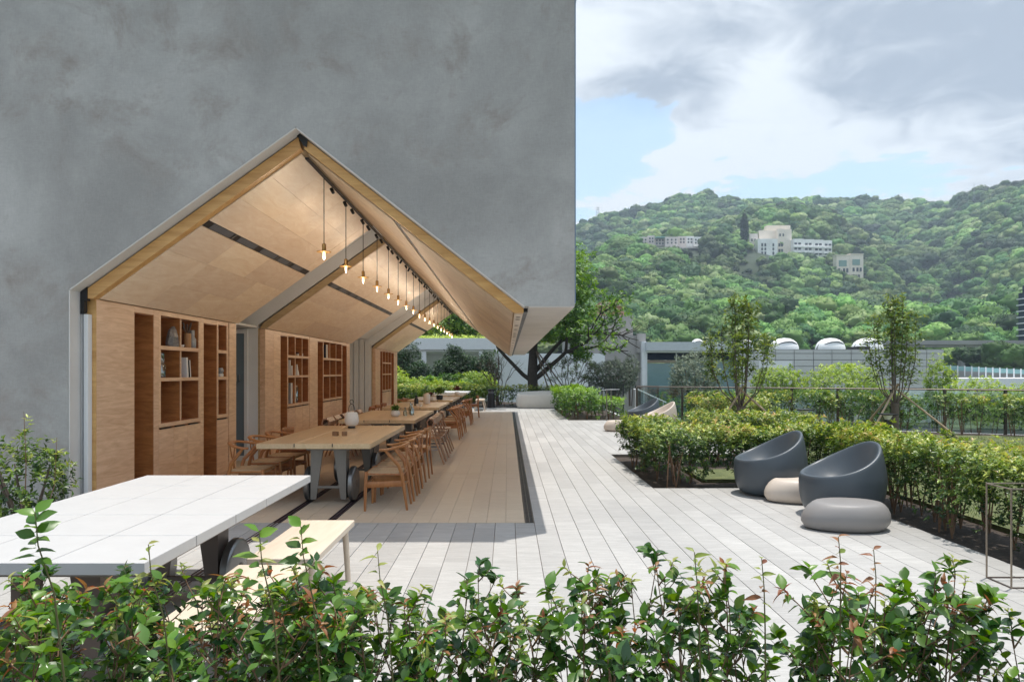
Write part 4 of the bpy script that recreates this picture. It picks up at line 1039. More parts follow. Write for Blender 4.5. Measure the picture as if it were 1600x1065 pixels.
# bollards
def bollard(x, y, h, label, style):
    t = thing('bollard_light', label, 'bollard light', (x, y, 0))
    if style == 'flat':
        MB().box(-0.05, -0.05, 0, 0.05, 0.05, h-0.14, 0.004).build('post', M['black'], t)
        MB().lathe([(0.05, h-0.14), (0.11, h-0.035), (0.11, h-0.03)], seg=16).build('lens', M['ceramic'], t, True); MB().box(-0.16, -0.16, h-0.03, 0.16, 0.16, h, 0.004).build('cap', M['black'], t)
    else:
        MB().lathe([(0.16, 0), (0.16, h-0.2), (0.15, h-0.19)], seg=20).build('post', M['black'], t, True); MB().lathe([(0.13, h-0.19), (0.13, h-0.09)], seg=20).build('lens', M['slotgrey'], t, True); MB().lathe([(0.17, h-0.09), (0.17, h)], seg=20).build('cap', M['black'], t, True)
    return t
bollard(-0.72, 30.15, 0.82, 'dark round bollard light before the clipped hedge at the far end', 'round')
bollard(6.95, 16.0, 0.72, 'flat-topped bollard light on the lawn between the two young trees', 'flat')
bollard(8.85, 15.9, 0.62, 'flat-topped bollard light just left of the right young tree', 'flat')
# ================================================================ clipped hedges
def hedge(label, x0, x1, y0, y1, ztop, per_m3, L, zb=0.08, mat='hedge', tone=0.5, group='clipped hedges round the lawn', name='clipped_hedge', bare=0.35, k=7, stems=7):
    t = thing(name, label, 'hedge', ((x0+x1)/2, (y0+y1)/2, -0.05), group=group); off = Vector(((x0+x1)/2, (y0+y1)/2, -0.05))
    vol = (x1-x0)*(y1-y0)*(ztop-zb); n = int(per_m3*vol)
    u = rng.uniform(0, 1, (n, 3))
    # bumpy outline: top and sides move with a soft noise; fewer shoots near the ground
    P = np.empty((n, 3)); P[:, 0] = x0+(x1-x0)*u[:, 0]; P[:, 1] = y0+(y1-y0)*u[:, 1]
    hz = np.array([noise.noise(Vector((a*2.3, b*2.3, 1.7)))*0.10 + noise.noise(Vector((a*7, b*7, 4.7)))*0.06 for a, b in P[:, :2]])
    zz = u[:, 2]**0.62
    P[:, 2] = zb + (ztop+hz-zb)*zz; P[:, 0] += 0.07*np.sin(P[:, 1]*5.3+P[:, 2]*4); P[:, 1] += 0.05*np.sin(P[:, 0]*6.1)
    ex = np.minimum(np.minimum(P[:, 0]-x0, x1-P[:, 0]), np.minimum(P[:, 1]-y0, y1-P[:, 1]))
    dens = np.array([noise.noise(Vector((a*3.1, b*3.1, c*3.1))) for a, b, c in P])
    keep = rng.uniform(0, 1, n) < np.clip(0.25+(P[:, 2]-zb)/(ztop-zb)*1.3 + dens*0.9, 0.05, 1)
    keep &= rng.uniform(0, 1, n) < np.where((ex < 0.16) | (zz > 0.75), 1.0, 0.42)
    P = P[keep]; hz = hz[keep]; ex = ex[keep]; dens = dens[keep]; n = len(P)
    A = np.zeros((n, 3)); A[:, 0] = (P[:, 0]-(x0+x1)/2)/((x1-x0)/2); A[:, 1] = (P[:, 1]-(y0+y1)/2)/((y1-y0)/2)
    A = np.sign(A)*np.abs(A)**3*0.9; A[:, 2] = 0.6+0.7*(P[:, 2]-zb)/(ztop-zb); A += rng.normal(size=(n, 3))*0.3
    P += rng.normal(size=(n, 3))*0.03
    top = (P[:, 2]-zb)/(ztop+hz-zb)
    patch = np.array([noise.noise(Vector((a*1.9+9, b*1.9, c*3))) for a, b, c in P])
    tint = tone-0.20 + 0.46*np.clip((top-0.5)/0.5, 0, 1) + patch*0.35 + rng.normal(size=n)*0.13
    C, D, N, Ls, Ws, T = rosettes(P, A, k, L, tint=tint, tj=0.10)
    leafy('foliage', C, D, N, Ls, Ws, M[mat], T, t, off, kind='stuff')
    st = MB(); r = random.Random(int(x0*100+y0*10)); ln_ = (x1-x0)*(y1-y0)
    for i in range(int(stems*ln_)+3):
        x, y = r.uniform(x0+0.08, x1-0.08), r.uniform(y0+0.06, y1-0.06)
        for q in range(3):
            a = r.uniform(0, 6.28); w = 0.13
            st.tube([(x-off.x, y-off.y, 0), (x+math.cos(a)*w*0.35-off.x, y+math.sin(a)*w*0.35-off.y, 0.3), (x+math.cos(a)*w-off.x, y+math.sin(a)*w-off.y, ztop-0.12)], [0.009, 0.007, 0.003], 5, cap=False)
    st.build('stems', M['twig'], t, kind='stuff'); return t
hedge('clipped hedge corner beside the deck, left of the middle dark armchair', 2.03, 2.85, 9.5, 12.6, 0.80, 2000, 0.056)
hedge('clipped hedge run along the deck behind the two dark armchairs', 2.85, 4.95, 9.5, 10.1, 0.84, 2500, 0.056)
hedge('long clipped hedge on the right of the deck, beside the grey pouf and wire stand', 4.27, 5.02, 2.9, 9.49, 0.88, 2100, 0.052, stems=9)
hedge('clipped hedge behind the hedge corner, facing the sand-coloured armchair', 3.25, 5.6, 11.9, 12.8, 0.86, 1300, 0.06)
hedge('taller hedge block between the sand-coloured armchair and the left young tree', 4.45, 6.1, 15.2, 17.0, 0.98, 800, 0.068)
def rot_hedge(label, xa, ya, xb, yb, w, ztop, per, L, **kw):
    """a hedge whose line runs from a to b, built as short blocks under one thing"""
    n = max(1, int(math.hypot(xb-xa, yb-ya)/1.5)); root = None
    for i in range(n):
        f0, f1 = i/n, (i+1)/n
        x0, x1 = xa+(xb-xa)*f0, xa+(xb-xa)*f1; ym = ya+(yb-ya)*(f0+f1)/2
        h = hedge(label, x0, x1+0.02, ym-w/2, ym+w/2, ztop, per, L, **kw)
        if root is None: root = h
        else:
            for ch in list(h.children):
                d = h.location-root.location; ch.parent = root; ch.location = d
            bpy.data.objects.remove(h)
    return root
rot_hedge('loose hedge of leafy bushes along the glass railing behind the lawn', 5.2, 20.0, 15.2, 16.2, 0.55, 1.02, 560, 0.075, tone=0.42, stems=5, zb=0.15)
hedge('low clipped hedge across the far end of the deck, behind the pebble sofa', -6.3, 3.2, 30.9, 31.9, 0.98, 330, 0.085, tone=0.50, zb=0.05, stems=2)
# loose green bush bed on the right of the deck
hedge('bright green loose bushes beside the deck, left of the black gate', 1.85, 3.1, 22.8, 28.8, 1.0, 260, 0.10, mat='green', tone=0.72, zb=0.02, name='loose_bush', group='loose bushes', stems=2)
hedge('low reddish green shrubs before the black gate', 3.0, 4.0, 22.9, 25.8, 0.66, 330, 0.09, mat='green', tone=0.75, zb=0.02, name='loose_bush', group='loose bushes', stems=2)
def ballbush(label, x, y, z, rx, ry, rz_, n, L, mat, tone, name='round_bush', cat='bush', Wf=0.42, k=6, group=None, trunk=None, zoff=0.0, sparse=0.0):
    t = thing(name, label, cat, (x, y, zoff), group=group)
    d = rng.normal(size=(n, 3)); d /= np.linalg.norm(d, axis=1, keepdims=True)
    f = np.array([noise.noise(Vector(tuple(v*1.7+x)))*0.28 + noise.noise(Vector(tuple(v*4.5+y)))*0.16 for v in d])
    rad = (rng.uniform(0.35, 1, n)**0.45)*(1+f)
    P = d*rad[:, None]*np.array([rx, ry, rz_]) + np.array([0, 0, z-zoff])
    if sparse:
        q = np.array([noise.noise(Vector(tuple(p*(2.2/rx)))) for p in P]); P = P[q > sparse-0.5]; d = d[q > sparse-0.5]; n = len(P); rad = rad[q > sparse-0.5]
    P = P[P[:, 2] > 0.02] if zoff == 0 else P; n = len(P); d = d[:n]
    A = P-np.array([0, 0, z-zoff]); A = A/np.array([rx, ry, rz_]); A /= np.linalg.norm(A, axis=1, keepdims=True)+1e-6
    hgt = A[:, 2]; A = A + np.array([0, 0, 0.6]) + rng.normal(size=(n, 3))*0.3
    pt = np.array([noise.noise(Vector(tuple(p*(3.0/rx)))) for p in P])
    tint = tone + 0.12*hgt + pt*0.35 + rng.normal(size=n)*0.10
    C, D, N, Ls, Ws, T = rosettes(P, A, k, L, Wf, tint=tint, tj=0.08)
    leafy('foliage', C, D, N, Ls, Ws, M[mat], T, t, (0, 0, 0), kind='stuff')
    st = MB(); r = random.Random(int(abs(x)*77+abs(y)))
    base = -zoff if False else 0
    for q in range(trunk or 5):
        a = r.uniform(0, 6.28); e = r.uniform(0.3, 0.8)
        st.tube([(0.06*math.cos(a), 0.06*math.sin(a), 0), (rx*e*0.4*math.cos(a), ry*e*0.4*math.sin(a), (z-zoff)*0.6), (rx*e*math.cos(a), ry*e*math.sin(a), z-zoff+rz_*0.4)], [0.035*rx+0.01, 0.02*rx+0.008, 0.006], 6, cap=False)
    st.build('stems', M['bark'], t, kind='stuff'); return t
# garden behind the far end
for i, (px, py, Y, rx, rz_, lab) in enumerate(((630, 575, 39, 1.2, 1.9, 'dark yew at the left edge of the white canopy, tallest of the dark bushes'), (655, 595, 38, 0.9, 1.1, 'dark yew before the white canopy column'),
        (695, 590, 39.5, 0.9, 1.2, 'dark yew just right of the canopy column'), (712, 578, 40, 0.8, 1.6, 'pointed dark yew in the middle under the canopy'), (733, 585, 40, 0.9, 1.25, 'dark yew left of the grey bare shrub'), (757, 583, 39, 0.8, 1.2, 'dark yew nearest the big tree'))):
    p = at(px, py, Y); ballbush(lab, p.x, Y, p.z, rx, rx, rz_, 1100, 0.14, 'yew', 0.55, 'yew_bush', 'bush', 0.3, 6, 'dark yews under the white canopy')
for i, (px, py, Y, rx, rz_, lab, mt, tn) in enumerate(((672, 605, 35, 0.8, 0.6, 'rounded mid green bush above the table with red flowers', 'green', 0.62), (706, 603, 36, 0.9, 0.75, 'rounded dark green bush, second from the plywood wall', 'green', 0.35), (742, 600, 36, 1.2, 0.75, 'broad bright green bush under the big tree', 'lime', 0.42), (726, 607, 35, 0.9, 0.5, 'low green bush over the far clipped hedge', 'green', 0.6))):
    p = at(px, py, Y); ballbush(lab, p.x, Y, p.z, rx, rx, rz_, 800, 0.12, mt, tn, group='rounded bushes behind the far hedge')
for (px, py, Y, r, rz_, lab) in ((575, 598, 34, 1.5, 1.15, 'big lime green bush right behind the end of the plywood wall'), (612, 606, 33, 1.1, 0.95, 'second lime green bush from the plywood wall'), (648, 612, 32.8, 1.0, 0.7, 'low lime green bush behind the table with red flowers'),
        (690, 612, 32.9, 0.85, 0.6, 'lime green bush behind the far white table'), (725, 613, 33, 0.8, 0.55, 'lime green bush left of the dark round bollard')):
    p = at(px, py, Y); ballbush(lab, p.x, Y, p.z, r, r*0.8, rz_, 1100, 0.11, 'lime', 0.55, group='lime green bushes behind the far hedge')
p = at(30, 770, 6.1)
ballbush('leafy shrub against the grey facade, left of the white table', -4.32, 6.15, 0.55, 0.42, 0.32, 0.50, 330, 0.055, 'hedge', 0.40, 'leafy_shrub', 'shrub', 0.45, 6)
# shoots of that shrub
sh_ = thing('leafy_shoot', 'tall loose shoots rising from the shrub against the grey facade', 'shoot', (-4.25, 6.0, 0.6))
P = np.array([(0.0+0.05*math.sin(i*1.3), 0.02*i % 0.1, 0.10+0.042*i) for i in range(13)] + [(0.26+0.05*(i % 2), 0, 0.05+0.09*i) for i in range(5)])
leafy('foliage', *rosettes(P, np.tile([0.1, -0.2, 1.0], (len(P), 1)), 5, 0.05, tint=np.full(len(P), 0.6))[:5], M['hedge'], np.repeat(rng.uniform(0.3, 0.8, len(P)), 5), sh_, kind='stuff')
MB().tube([(0, 0, -0.5), (0.02, 0, 0.2), (0.0, 0, 0.65)], [0.006, 0.004, 0.002], 5).tube([(0.1, 0, -0.5), (0.27, 0, 0.0), (0.29, 0, 0.42)], [0.005, 0.003, 0.002], 5).build('stem', M['twig'], sh_)

# olive trees
p = at(1083, 592, 27); ballbush('grey-green olive tree with a round crown beyond the railing', p.x, 27, p.z-0.1, 1.05, 1.0, 1.25, 2600, 0.085, 'olive', 0.70, 'olive_tree', 'tree', 0.26, 7, zoff=-0.06, trunk=8)
p = at(958, 590, 31); ballbush('darker olive tree before the grey concrete wall', p.x, 31, p.z+0.05, 1.2, 1.0, 0.85, 1500, 0.095, 'olive', 0.30, 'olive_tree', 'tree', 0.26, 7, trunk=8)
p = at(985, 575, 31.5); ballbush('small upright olive next to the white corner column', p.x, 31.5, p.z, 0.45, 0.5, 0.75, 260, 0.085, 'olive', 0.38, 'olive_tree', 'tree', 0.26, 7, trunk=4)

# grass blades on the lawn
gn = 26000; gx = rng.uniform(5.15, 15.5, gn); gy = rng.uniform(5.0, 16.5, gn)
gp = np.array([noise.noise(Vector((a*0.8, b*0.8, 2))) for a, b in zip(gx, gy)])
gl = leafy('grass', np.stack([gx, gy, np.zeros(gn)], 1), np.stack([rng.normal(size=gn)*0.4, rng.normal(size=gn)*0.4, np.ones(gn)], 1), rng.normal(size=(gn, 3)), rng.uniform(0.03, 0.09, gn)*(1+gp), 0.009, m_leaf('grass_blades', [(0, (0.07, 0.12, 0.03)), (0.5, (0.15, 0.20, 0.06)), (1, (0.32, 0.32, 0.15))], 0.6, 0.3), 0.5+gp*0.6+rng.normal(size=gn)*0.15)
gl['kind'] = 'stuff'
# ================================================================ branching trees
def branch(mb, p, d, L_, r, depth, R_, tips, bend=0.25, seg=7, up=0.08, split=(2, 3), shrink=0.72):
    pts = [p]; rr = [r]; n = 4
    for i in range(n):
        d = (d + Vector((R_.uniform(-bend, bend), R_.uniform(-bend, bend), R_.uniform(-bend*0.4, bend*0.6)+up))*0.5).normalized()
        p = p + d*(L_/n); pts.append(p); rr.append(r*(1-0.35*(i+1)/n))
    mb.tube(pts, rr, seg if depth > 1 else 5, cap=False)
    if depth == 0: tips.append((p, d)); return
    if depth <= 2: tips.append((pts[2], d))
    k = R_.randint(*split)
    for i in range(k):
        a = d.orthogonal().normalized(); a.rotate(Matrix.Rotation(R_.uniform(0, 6.28), 3, d))
        nd = (d + a*R_.uniform(0.45, 0.95)).normalized()
        branch(mb, p, nd, L_*shrink*R_.uniform(0.8, 1.2), r*0.62, depth-1, R_, tips, bend, seg, up, split, shrink)
# the big garden tree at the end of the building
Rt = random.Random(21)
bt_ = thing('garden_tree', 'big dark green tree whose crown stands out beyond the end of the concrete building', 'tree', (1.2, 32.6, -0.05))
trunk = MB(); tips = []
trunk.tube([(0, 0, 0), (0.02, 0, 0.8), (-0.02, 0, 1.5), (0, 0, 1.75), (0.05, 0, 3.2)], [0.30, 0.25, 0.24, 0.24, 0.18], 12, cap=False)
for (q, d, L_, r) in (((0, 0, 1.2), (1.0, -0.15, 0.62), 2.1, 0.13), ((0, 0, 1.5), (0.9, 0.2, 0.95), 2.2, 0.12), ((0, 0, 1.15), (-1.0, 0.1, 0.75), 2.4, 0.11), ((0, 0, 2.6), (0.5, 0.3, 1.0), 2.0, 0.12), ((0, 0, 3.0), (-0.5, -0.3, 0.9), 1.9, 0.12), ((0, 0, 3.0), (0.1, 0.6, 1.0), 1.9, 0.11)):
    branch(trunk, Vector(q), Vector(d).normalized(), L_, r, 3, Rt, tips, 0.3, 7, 0.05)
trunk.build('trunk', M['bark_dark'], bt_, True)
tp_ = np.array([tuple(a) for a, b in tips]); td = np.array([tuple(b) for a, b in tips])
def crown_in(tp_, td, cen, rad, n_each, spread, L_, mat, tone, par, extra=0, Wf=0.42, k=6, tj=0.1, zlit=0.12):
    ok = (((tp_-np.array(cen))/np.array(rad))**2).sum(1) < 2.3
    T0, D0 = tp_[ok], td[ok]
    if extra:
        e = rng.normal(size=(extra, 3)); e /= np.linalg.norm(e, axis=1, keepdims=True); e = e*rng.uniform(0.55, 1.0, (extra, 1))*np.array(rad)+np.array(cen)
        T0 = np.vstack([T0, e]); D0 = np.vstack([D0, (e-np.array(cen))/np.array(rad)])
    n = len(T0); P = np.repeat(T0, n_each, 0)
    g_ = rng.normal(size=(len(P), 3)); g_ /= np.linalg.norm(g_, axis=1, keepdims=True); rr = rng.uniform(0.3, 1, (len(P), 1))**0.5
    P = P + g_*rr*spread*np.array([1.25, 1.25, 0.62])
    if extra: kp = ~((P[:, 2] < 3.15) & (P[:, 0] > -1.7) & (P[:, 0] < 1.9)) & ~((P[:, 2] < 2.2)); g_ = g_[kp]; idx_ = np.repeat(np.arange(n), n_each)[kp]; P = P[kp]
    else: idx_ = np.repeat(np.arange(n), n_each)
    A = g_*0.6+D0[idx_]*0.4+np.array([0, 0, 0.7])
    tint = tone + g_[:, 2]*zlit + (rng.normal(size=n)*0.10)[idx_]
    C, D, N, Ls, Ws, T = rosettes(P, A, k, L_, Wf, tint=tint, tj=tj)
    return leafy('crown', C, D, N, Ls, Ws, M[mat], T, par, kind='stuff')
crown_in(tp_, td, (0.7, 0, 4.6), (2.7, 2.8, 3.2), 13, 0.52, 0.17, 'green', 0.68, bt_, extra=380)
# grey bare-stemmed shrubs beneath it
def twiggy(label, x, y, h, w, n, mat, tone, L_, seed, name='twiggy_tree', bark='bark', k=4, n_each=5):
    t = thing(name, label, 'tree', (x, y, -0.05)); R_ = random.Random(seed); mb = MB(); tips = []
    for i in range(n):
        a = R_.uniform(0, 6.28); e = R_.uniform(0.2, 1.0)*w
        branch(mb, Vector((0.1*math.cos(a), 0.1*math.sin(a), 0.0)), Vector((e*math.cos(a), e*math.sin(a), h*0.8)).normalized(), h*0.42, 0.028, 2, R_, tips, 0.22, 5, 0.12, (2, 3), 0.62)
    mb.build('trunk', M[bark], t, True)
    T = np.array([tuple(a) for a, b in tips]); D_ = np.array([tuple(b) for a, b in tips])
    crown_in(T, D_, (0, 0, h*0.7), (w*3+2, w*3+2, h), n_each, 0.22, L_, mat, tone, t, k=k); return t
twiggy('bare-stemmed feathery tree right of the big trunk', 3.05, 33.4, 3.0, 1.5, 9, 'slim', 0.45, 0.085, 5, n_each=9, k=5)
twiggy('grey bare-stemmed shrub left of the big trunk', -0.4, 33.6, 2.9, 1.0, 8, 'olive', 0.35, 0.05, 6, k=3, n_each=2)
# props of the big tree
for (dx_, lab) in ((2.0, 'outer'), (1.25, 'middle'), (0.9, 'inner')):
    s_ = MB().tube([(0, 0, 0), (-dx_*0.95, 0, 2.6)], 0.03, 8); o = s_.build('tree_prop', M['bark'], None); o.location = (1.3+dx_, 32.2, -0.05); tag(o, f'{lab} one of three slanting props on the right of the big trunk', 'tree prop', 'props of the big tree')

# slender multi-stem trees on the lawn
def slim_tree(label, x, y, h, seed, lean):
    t = thing('young_tree', label, 'tree', (x, y, -0.02), group='young staked trees on the lawn'); R_ = random.Random(seed); mb = MB(); P = []; A = []
    mb.tube([(0, 0, 0), (0.01, 0, 0.55), (0.0, 0, 0.85)], [0.085, 0.072, 0.10], 10)
    for i in range(15):
        a = i*2.4+R_.uniform(-.3, .3); w = R_.uniform(0.12, 0.85)*(1 if i % 3 else 0.35); top = h*(1.0-0.34*(w/0.85)**1.3)*R_.uniform(0.86, 1.0)
        pts = [Vector((0, 0, 0.78)), Vector((w*0.55*math.cos(a), w*0.55*math.sin(a), 1.15)), Vector((w*0.85*math.cos(a), w*0.85*math.sin(a), 1.15+(top-1.15)*0.4)), Vector((w*math.cos(a)*R_.uniform(.8, 1.05), w*math.sin(a), 1.15+(top-1.15)*0.75)), Vector((w*0.9*math.cos(a), w*0.9*math.sin(a), top))]
        mb.tube(pts, [0.017, 0.012, 0.009, 0.006, 0.003], 6, cap=False)
        for q in range(46):
            f = R_.uniform(0.10, 1.0)**0.85; s_ = f*3; i0 = min(int(s_)+1, 3); fr = s_-int(s_) if s_ < 3 else 1
            p = pts[i0].lerp(pts[min(i0+1, 4)], min(fr, 1)); b = R_.uniform(0, 6.28); rr = R_.uniform(0.02, 0.26)
            P.append((p.x+rr*math.cos(b), p.y+rr*math.sin(b), p.z+R_.uniform(-.06, .06))); A.append((math.cos(b)*0.6, math.sin(b)*0.6, 0.8))
    mb.build('trunk', M['bark'], t, True)
    n = len(P); tint = 0.70+rng.normal(size=n)*0.2
    C, D, N, Ls, Ws, T = rosettes(np.array(P), np.array(A), 4, 0.10, 0.45, tint=tint, tj=0.12)
    leafy('crown', C, D, N, Ls, Ws, M['slim'], T, t, kind='stuff'); return t
slim_tree('slender many-stemmed young tree, left of the two on the lawn, nearer the dark armchairs', 5.13, 15.0, 3.65, 3, 0)
slim_tree('slender many-stemmed young tree, right of the two on the lawn', 9.42, 16.6, 3.85, 8, 0)
for (x, y, side) in ((5.13, 15.0, 'left'), (9.42, 16.6, 'right')):
    for (a, w, lab) in ((-2.6, 1.15, 'left leg'), (-0.5, 1.35, 'right leg'), (1.9, 1.1, 'rear leg')):
        m = MB().tube([(w*math.cos(a), w*math.sin(a), 0), (-0.12*math.cos(a), -0.12*math.sin(a), 1.32)], [0.026, 0.022], 8)
        o = m.build('tree_stake', M['stake'], None); o.location = (x, y, -0.02); tag(o, f'{lab} of the timber stake tripod propping the {side} young tree', 'tree stake', 'timber stakes of the young trees')

# bright trees beyond the railing (their feet stand below the terrace)
def far_tree(label, px, py, Y, rx, rz_, n, L_, mat, tone, group='bright trees beyond the railing', Wf=0.45):
    p = at(px, py, Y); ballbush(label, p.x, Y, p.z, rx, rx*0.8, rz_, n, L_, mat, tone, 'leafy_tree', 'tree', Wf, 6, group, trunk=6, zoff=-7.0)
far_tree('broad lime-topped tree filling the gap between the two young trees', 1315, 608, 30, 1.85, 1.25, 1500, 0.115, 'lime', 0.55)
far_tree('lime green tree behind the left young tree', 1215, 600, 32, 1.3, 0.9, 800, 0.12, 'lime', 0.5)
far_tree('small lime tree at the corner of the mesh-clad building', 1468, 600, 30, 0.75, 1.3, 600, 0.11, 'lime', 0.5)
far_tree('loose pale green tree right of the mesh-clad building', 1530, 625, 27, 1.5, 1.0, 700, 0.11, 'lime', 0.6)
far_tree('pale green tree at the right end of the railing', 1600, 630, 27, 1.0, 0.9, 450, 0.11, 'lime', 0.5)
far_tree('low green tree seen through the railing glass', 1400, 640, 29, 1.6, 0.8, 600, 0.11, 'green', 0.7)
far_tree('green bush behind the railing, below the olive tree', 1040, 650, 24.5, 0.9, 0.9, 500, 0.09, 'green', 0.55)
far_tree('low green tree beyond the glass, between olive and left young tree', 1150, 645, 26, 1.3, 0.8, 500, 0.10, 'green', 0.6)

M['greenstem'] = m_plain('green_stem', (0.14, 0.13, 0.05), 0.6)
# ================================================================ foreground shrubs
def leaf_piece(name, mat, L_=0.05, W_=0.023, droop=0.18, fold=0.22, curl=0.0):
    """one leaf along +x with midrib crease, rounded outline and pointed tip"""
    v = []; f = []; st = [(0.0, 0.0), (0.14, 0.34), (0.36, 0.58), (0.58, 0.54), (0.80, 0.28), (1.0, 0.0)]
    rows = []
    for (u, w) in st:
        x = u*L_; z = -droop*L_*(u**2) + curl*L_*math.sin(u*PI)*0.1
        if w == 0: v.append((x, 0, z)); rows.append([len(v)-1]*3)
        else:
            b = len(v); v += [(x, w*W_, z+fold*w*W_+0.0012*math.sin(u*17)), (x, 0, z-0.0004), (x, -w*W_, z+fold*w*W_-0.0010*math.sin(u*15))]; rows.append([b, b+1, b+2])
    for r0, r1 in zip(rows[:-1], rows[1:]):
        for a in (0, 1):
            q = [r0[a], r0[a+1], r1[a+1], r1[a]]; o = []
            for t_ in q:
                if t_ not in o: o.append(t_)
            if len(o) > 2: f.append(tuple(reversed(o)))
    # short stalk
    b = len(v); v += [(-0.008, 0.0006, -0.001), (-0.008, -0.0006, -0.001), (0.001, -0.0006, 0), (0.001, 0.0006, 0)]; f.append((b, b+1, b+2, b+3))
    me = bpy.data.meshes.new(name); me.from_pydata(v, [], f); me.materials.append(mat); me.polygons.foreach_set('use_smooth', [True]*len(f)); me.update(); return me
LM = {
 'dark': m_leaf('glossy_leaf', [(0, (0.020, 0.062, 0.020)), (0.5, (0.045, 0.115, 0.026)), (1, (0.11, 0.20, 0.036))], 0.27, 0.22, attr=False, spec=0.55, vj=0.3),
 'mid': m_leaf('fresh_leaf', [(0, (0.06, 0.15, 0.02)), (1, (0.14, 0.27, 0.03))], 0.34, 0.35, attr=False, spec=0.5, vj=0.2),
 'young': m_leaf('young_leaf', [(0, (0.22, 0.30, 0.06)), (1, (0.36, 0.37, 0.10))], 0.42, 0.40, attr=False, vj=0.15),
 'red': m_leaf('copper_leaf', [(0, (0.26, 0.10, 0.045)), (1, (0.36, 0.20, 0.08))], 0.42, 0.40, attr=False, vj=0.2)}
LV = {k: [leaf_piece('leaf', m, 0.046*s, 0.023*s*w, dr, fo) for s, w, dr, fo in (((1.0, 1.0, 0.15, 0.25), (0.85, 1.1, 0.30, 0.35), (1.15, 0.95, 0.22, 0.15), (0.7, 0.95, 0.4, 0.5)) if k in ('dark', 'mid') else ((0.75, 0.7, 0.5, 0.4), (0.95, 0.6, 0.7, 0.5), (0.6, 0.8, 0.3, 0.3)))] for k, m in LM.items()}
def leaf_matrix(p, d, up, roll):
    d = d.normalized(); s_ = up.cross(d)
    if s_.length < 1e-4: s_ = Vector((0, 1, 0))
    s_.normalize(); n = d.cross(s_)
    m3 = Matrix((d, s_, n)).transposed() @ Matrix.Rotation(roll, 3, 'X')
    m = m3.to_4x4(); m.translation = p; return m
def front_shrub(label, x, y, htop, width, seed, vigor=1.0):
    R_ = random.Random(seed); t = thing('leafy_shrub', label, 'shrub', (x, y, -0.02), group='shrubs in the front bed'); st = MB(); leaves = []
    def put(p, d, kind, sc=1.0):
        d = d + Vector((R_.uniform(-.25, .25), R_.uniform(-.25, .25), R_.uniform(-.25, .2)))
        up = Vector((R_.uniform(-.5, .5), R_.uniform(-.5, .5), 1.0))
        leaves.append((leaf_matrix(p, d, up, R_.uniform(-.5, .5)), kind, sc))
    def twig(p, d, L_, r, lvl):
        n = max(3, int(L_/0.02)); pts = [p]; dd = d.normalized(); ph = R_.uniform(0, 6.28)
        for i in range(n):
            dd = (dd + Vector((R_.uniform(-.16, .16), R_.uniform(-.16, .16), 0.05+R_.uniform(-.05, .10)))).normalized(); p = p + dd*(L_/n); pts.append(p)
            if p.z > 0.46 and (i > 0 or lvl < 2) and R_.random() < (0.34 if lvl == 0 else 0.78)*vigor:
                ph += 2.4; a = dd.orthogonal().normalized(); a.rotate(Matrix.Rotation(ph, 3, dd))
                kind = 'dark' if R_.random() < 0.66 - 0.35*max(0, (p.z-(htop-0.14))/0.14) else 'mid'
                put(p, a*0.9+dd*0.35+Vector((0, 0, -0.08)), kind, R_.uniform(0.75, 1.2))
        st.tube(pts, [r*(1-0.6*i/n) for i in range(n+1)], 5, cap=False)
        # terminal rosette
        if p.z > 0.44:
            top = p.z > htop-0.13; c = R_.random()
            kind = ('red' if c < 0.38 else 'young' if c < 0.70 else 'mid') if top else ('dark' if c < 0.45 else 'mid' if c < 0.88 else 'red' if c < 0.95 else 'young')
            for q in range(R_.randint(4, 6)):
                a = dd.orthogonal().normalized(); a.rotate(Matrix.Rotation(q*2.4+R_.uniform(-.3, .3), 3, dd))
                put(p - dd*0.006*q, a*R_.uniform(0.5, 1.0)+dd*0.6, kind, R_.uniform(0.6, 0.95) if kind in ('red', 'young') else R_.uniform(0.8, 1.15))
        return pts
    ns = R_.randint(5, 7)
    for s_ in range(ns):
        a = R_.uniform(0, 6.28); base = Vector((0.05*math.cos(a), 0.04*math.sin(a), 0)); w = width*R_.uniform(0.15, 0.75)
        H = (htop-0.02)*R_.uniform(0.80, 1.0)
        d = Vector((w*math.cos(a), w*0.8*math.sin(a), H)).normalized()
        p = base; pts = [p]; n = 12; dd = d
        rr = [0.0050*(1-0.72*i/n) for i in range(n+1)]
        for i in range(n):
            dd = (dd + Vector((R_.uniform(-.10, .10), R_.uniform(-.10, .10), 0.03))).normalized(); p = p+dd*(H/n); pts.append(p)
            if p.z > 0.40:
                for q in range(2 if R_.random() < 0.55 else 1):
                    b = R_.uniform(0, 6.28); td_ = (dd*0.5+Vector((math.cos(b), math.sin(b)*0.8, R_.uniform(0.1, 0.6)))).normalized()
                    twig(p, td_, R_.uniform(0.07, 0.17)*(1.0 if p.z < htop-0.1 else 0.6), 0.0026, 1)
        st.tube(pts, rr, 7, cap=False); twig(p, dd, 0.06, 0.002, 1)
    st.build('stems', M['twig'], t, True)
    # the leaves that show largest are parts; the rest are joined
    def size(m_):
        w_ = t.location + m_.translation
        return (2.0/max(w_.y, .3)) + (2 if w_.z > EYE-w_.y*0.46 else 0)
    leaves.sort(key=lambda q: -size(q[0])); big, rest = leaves[:300], leaves[300:]
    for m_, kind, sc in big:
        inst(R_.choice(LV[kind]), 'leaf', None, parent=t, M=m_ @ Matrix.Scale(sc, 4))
    if rest:
        mb = MB()
        for m_, kind, sc in rest:
            me = LV['dark'][0]; b = len(mb.v); mm = m_ @ Matrix.Scale(sc, 4)
            mb.v += [tuple(mm @ v.co) for v in me.vertices]; mb.f += [tuple(i+b for i in pl_.vertices) for pl_ in me.polygons]
        mb.build('leaves', LM['dark'], t, True, kind='stuff')
    return len(leaves)
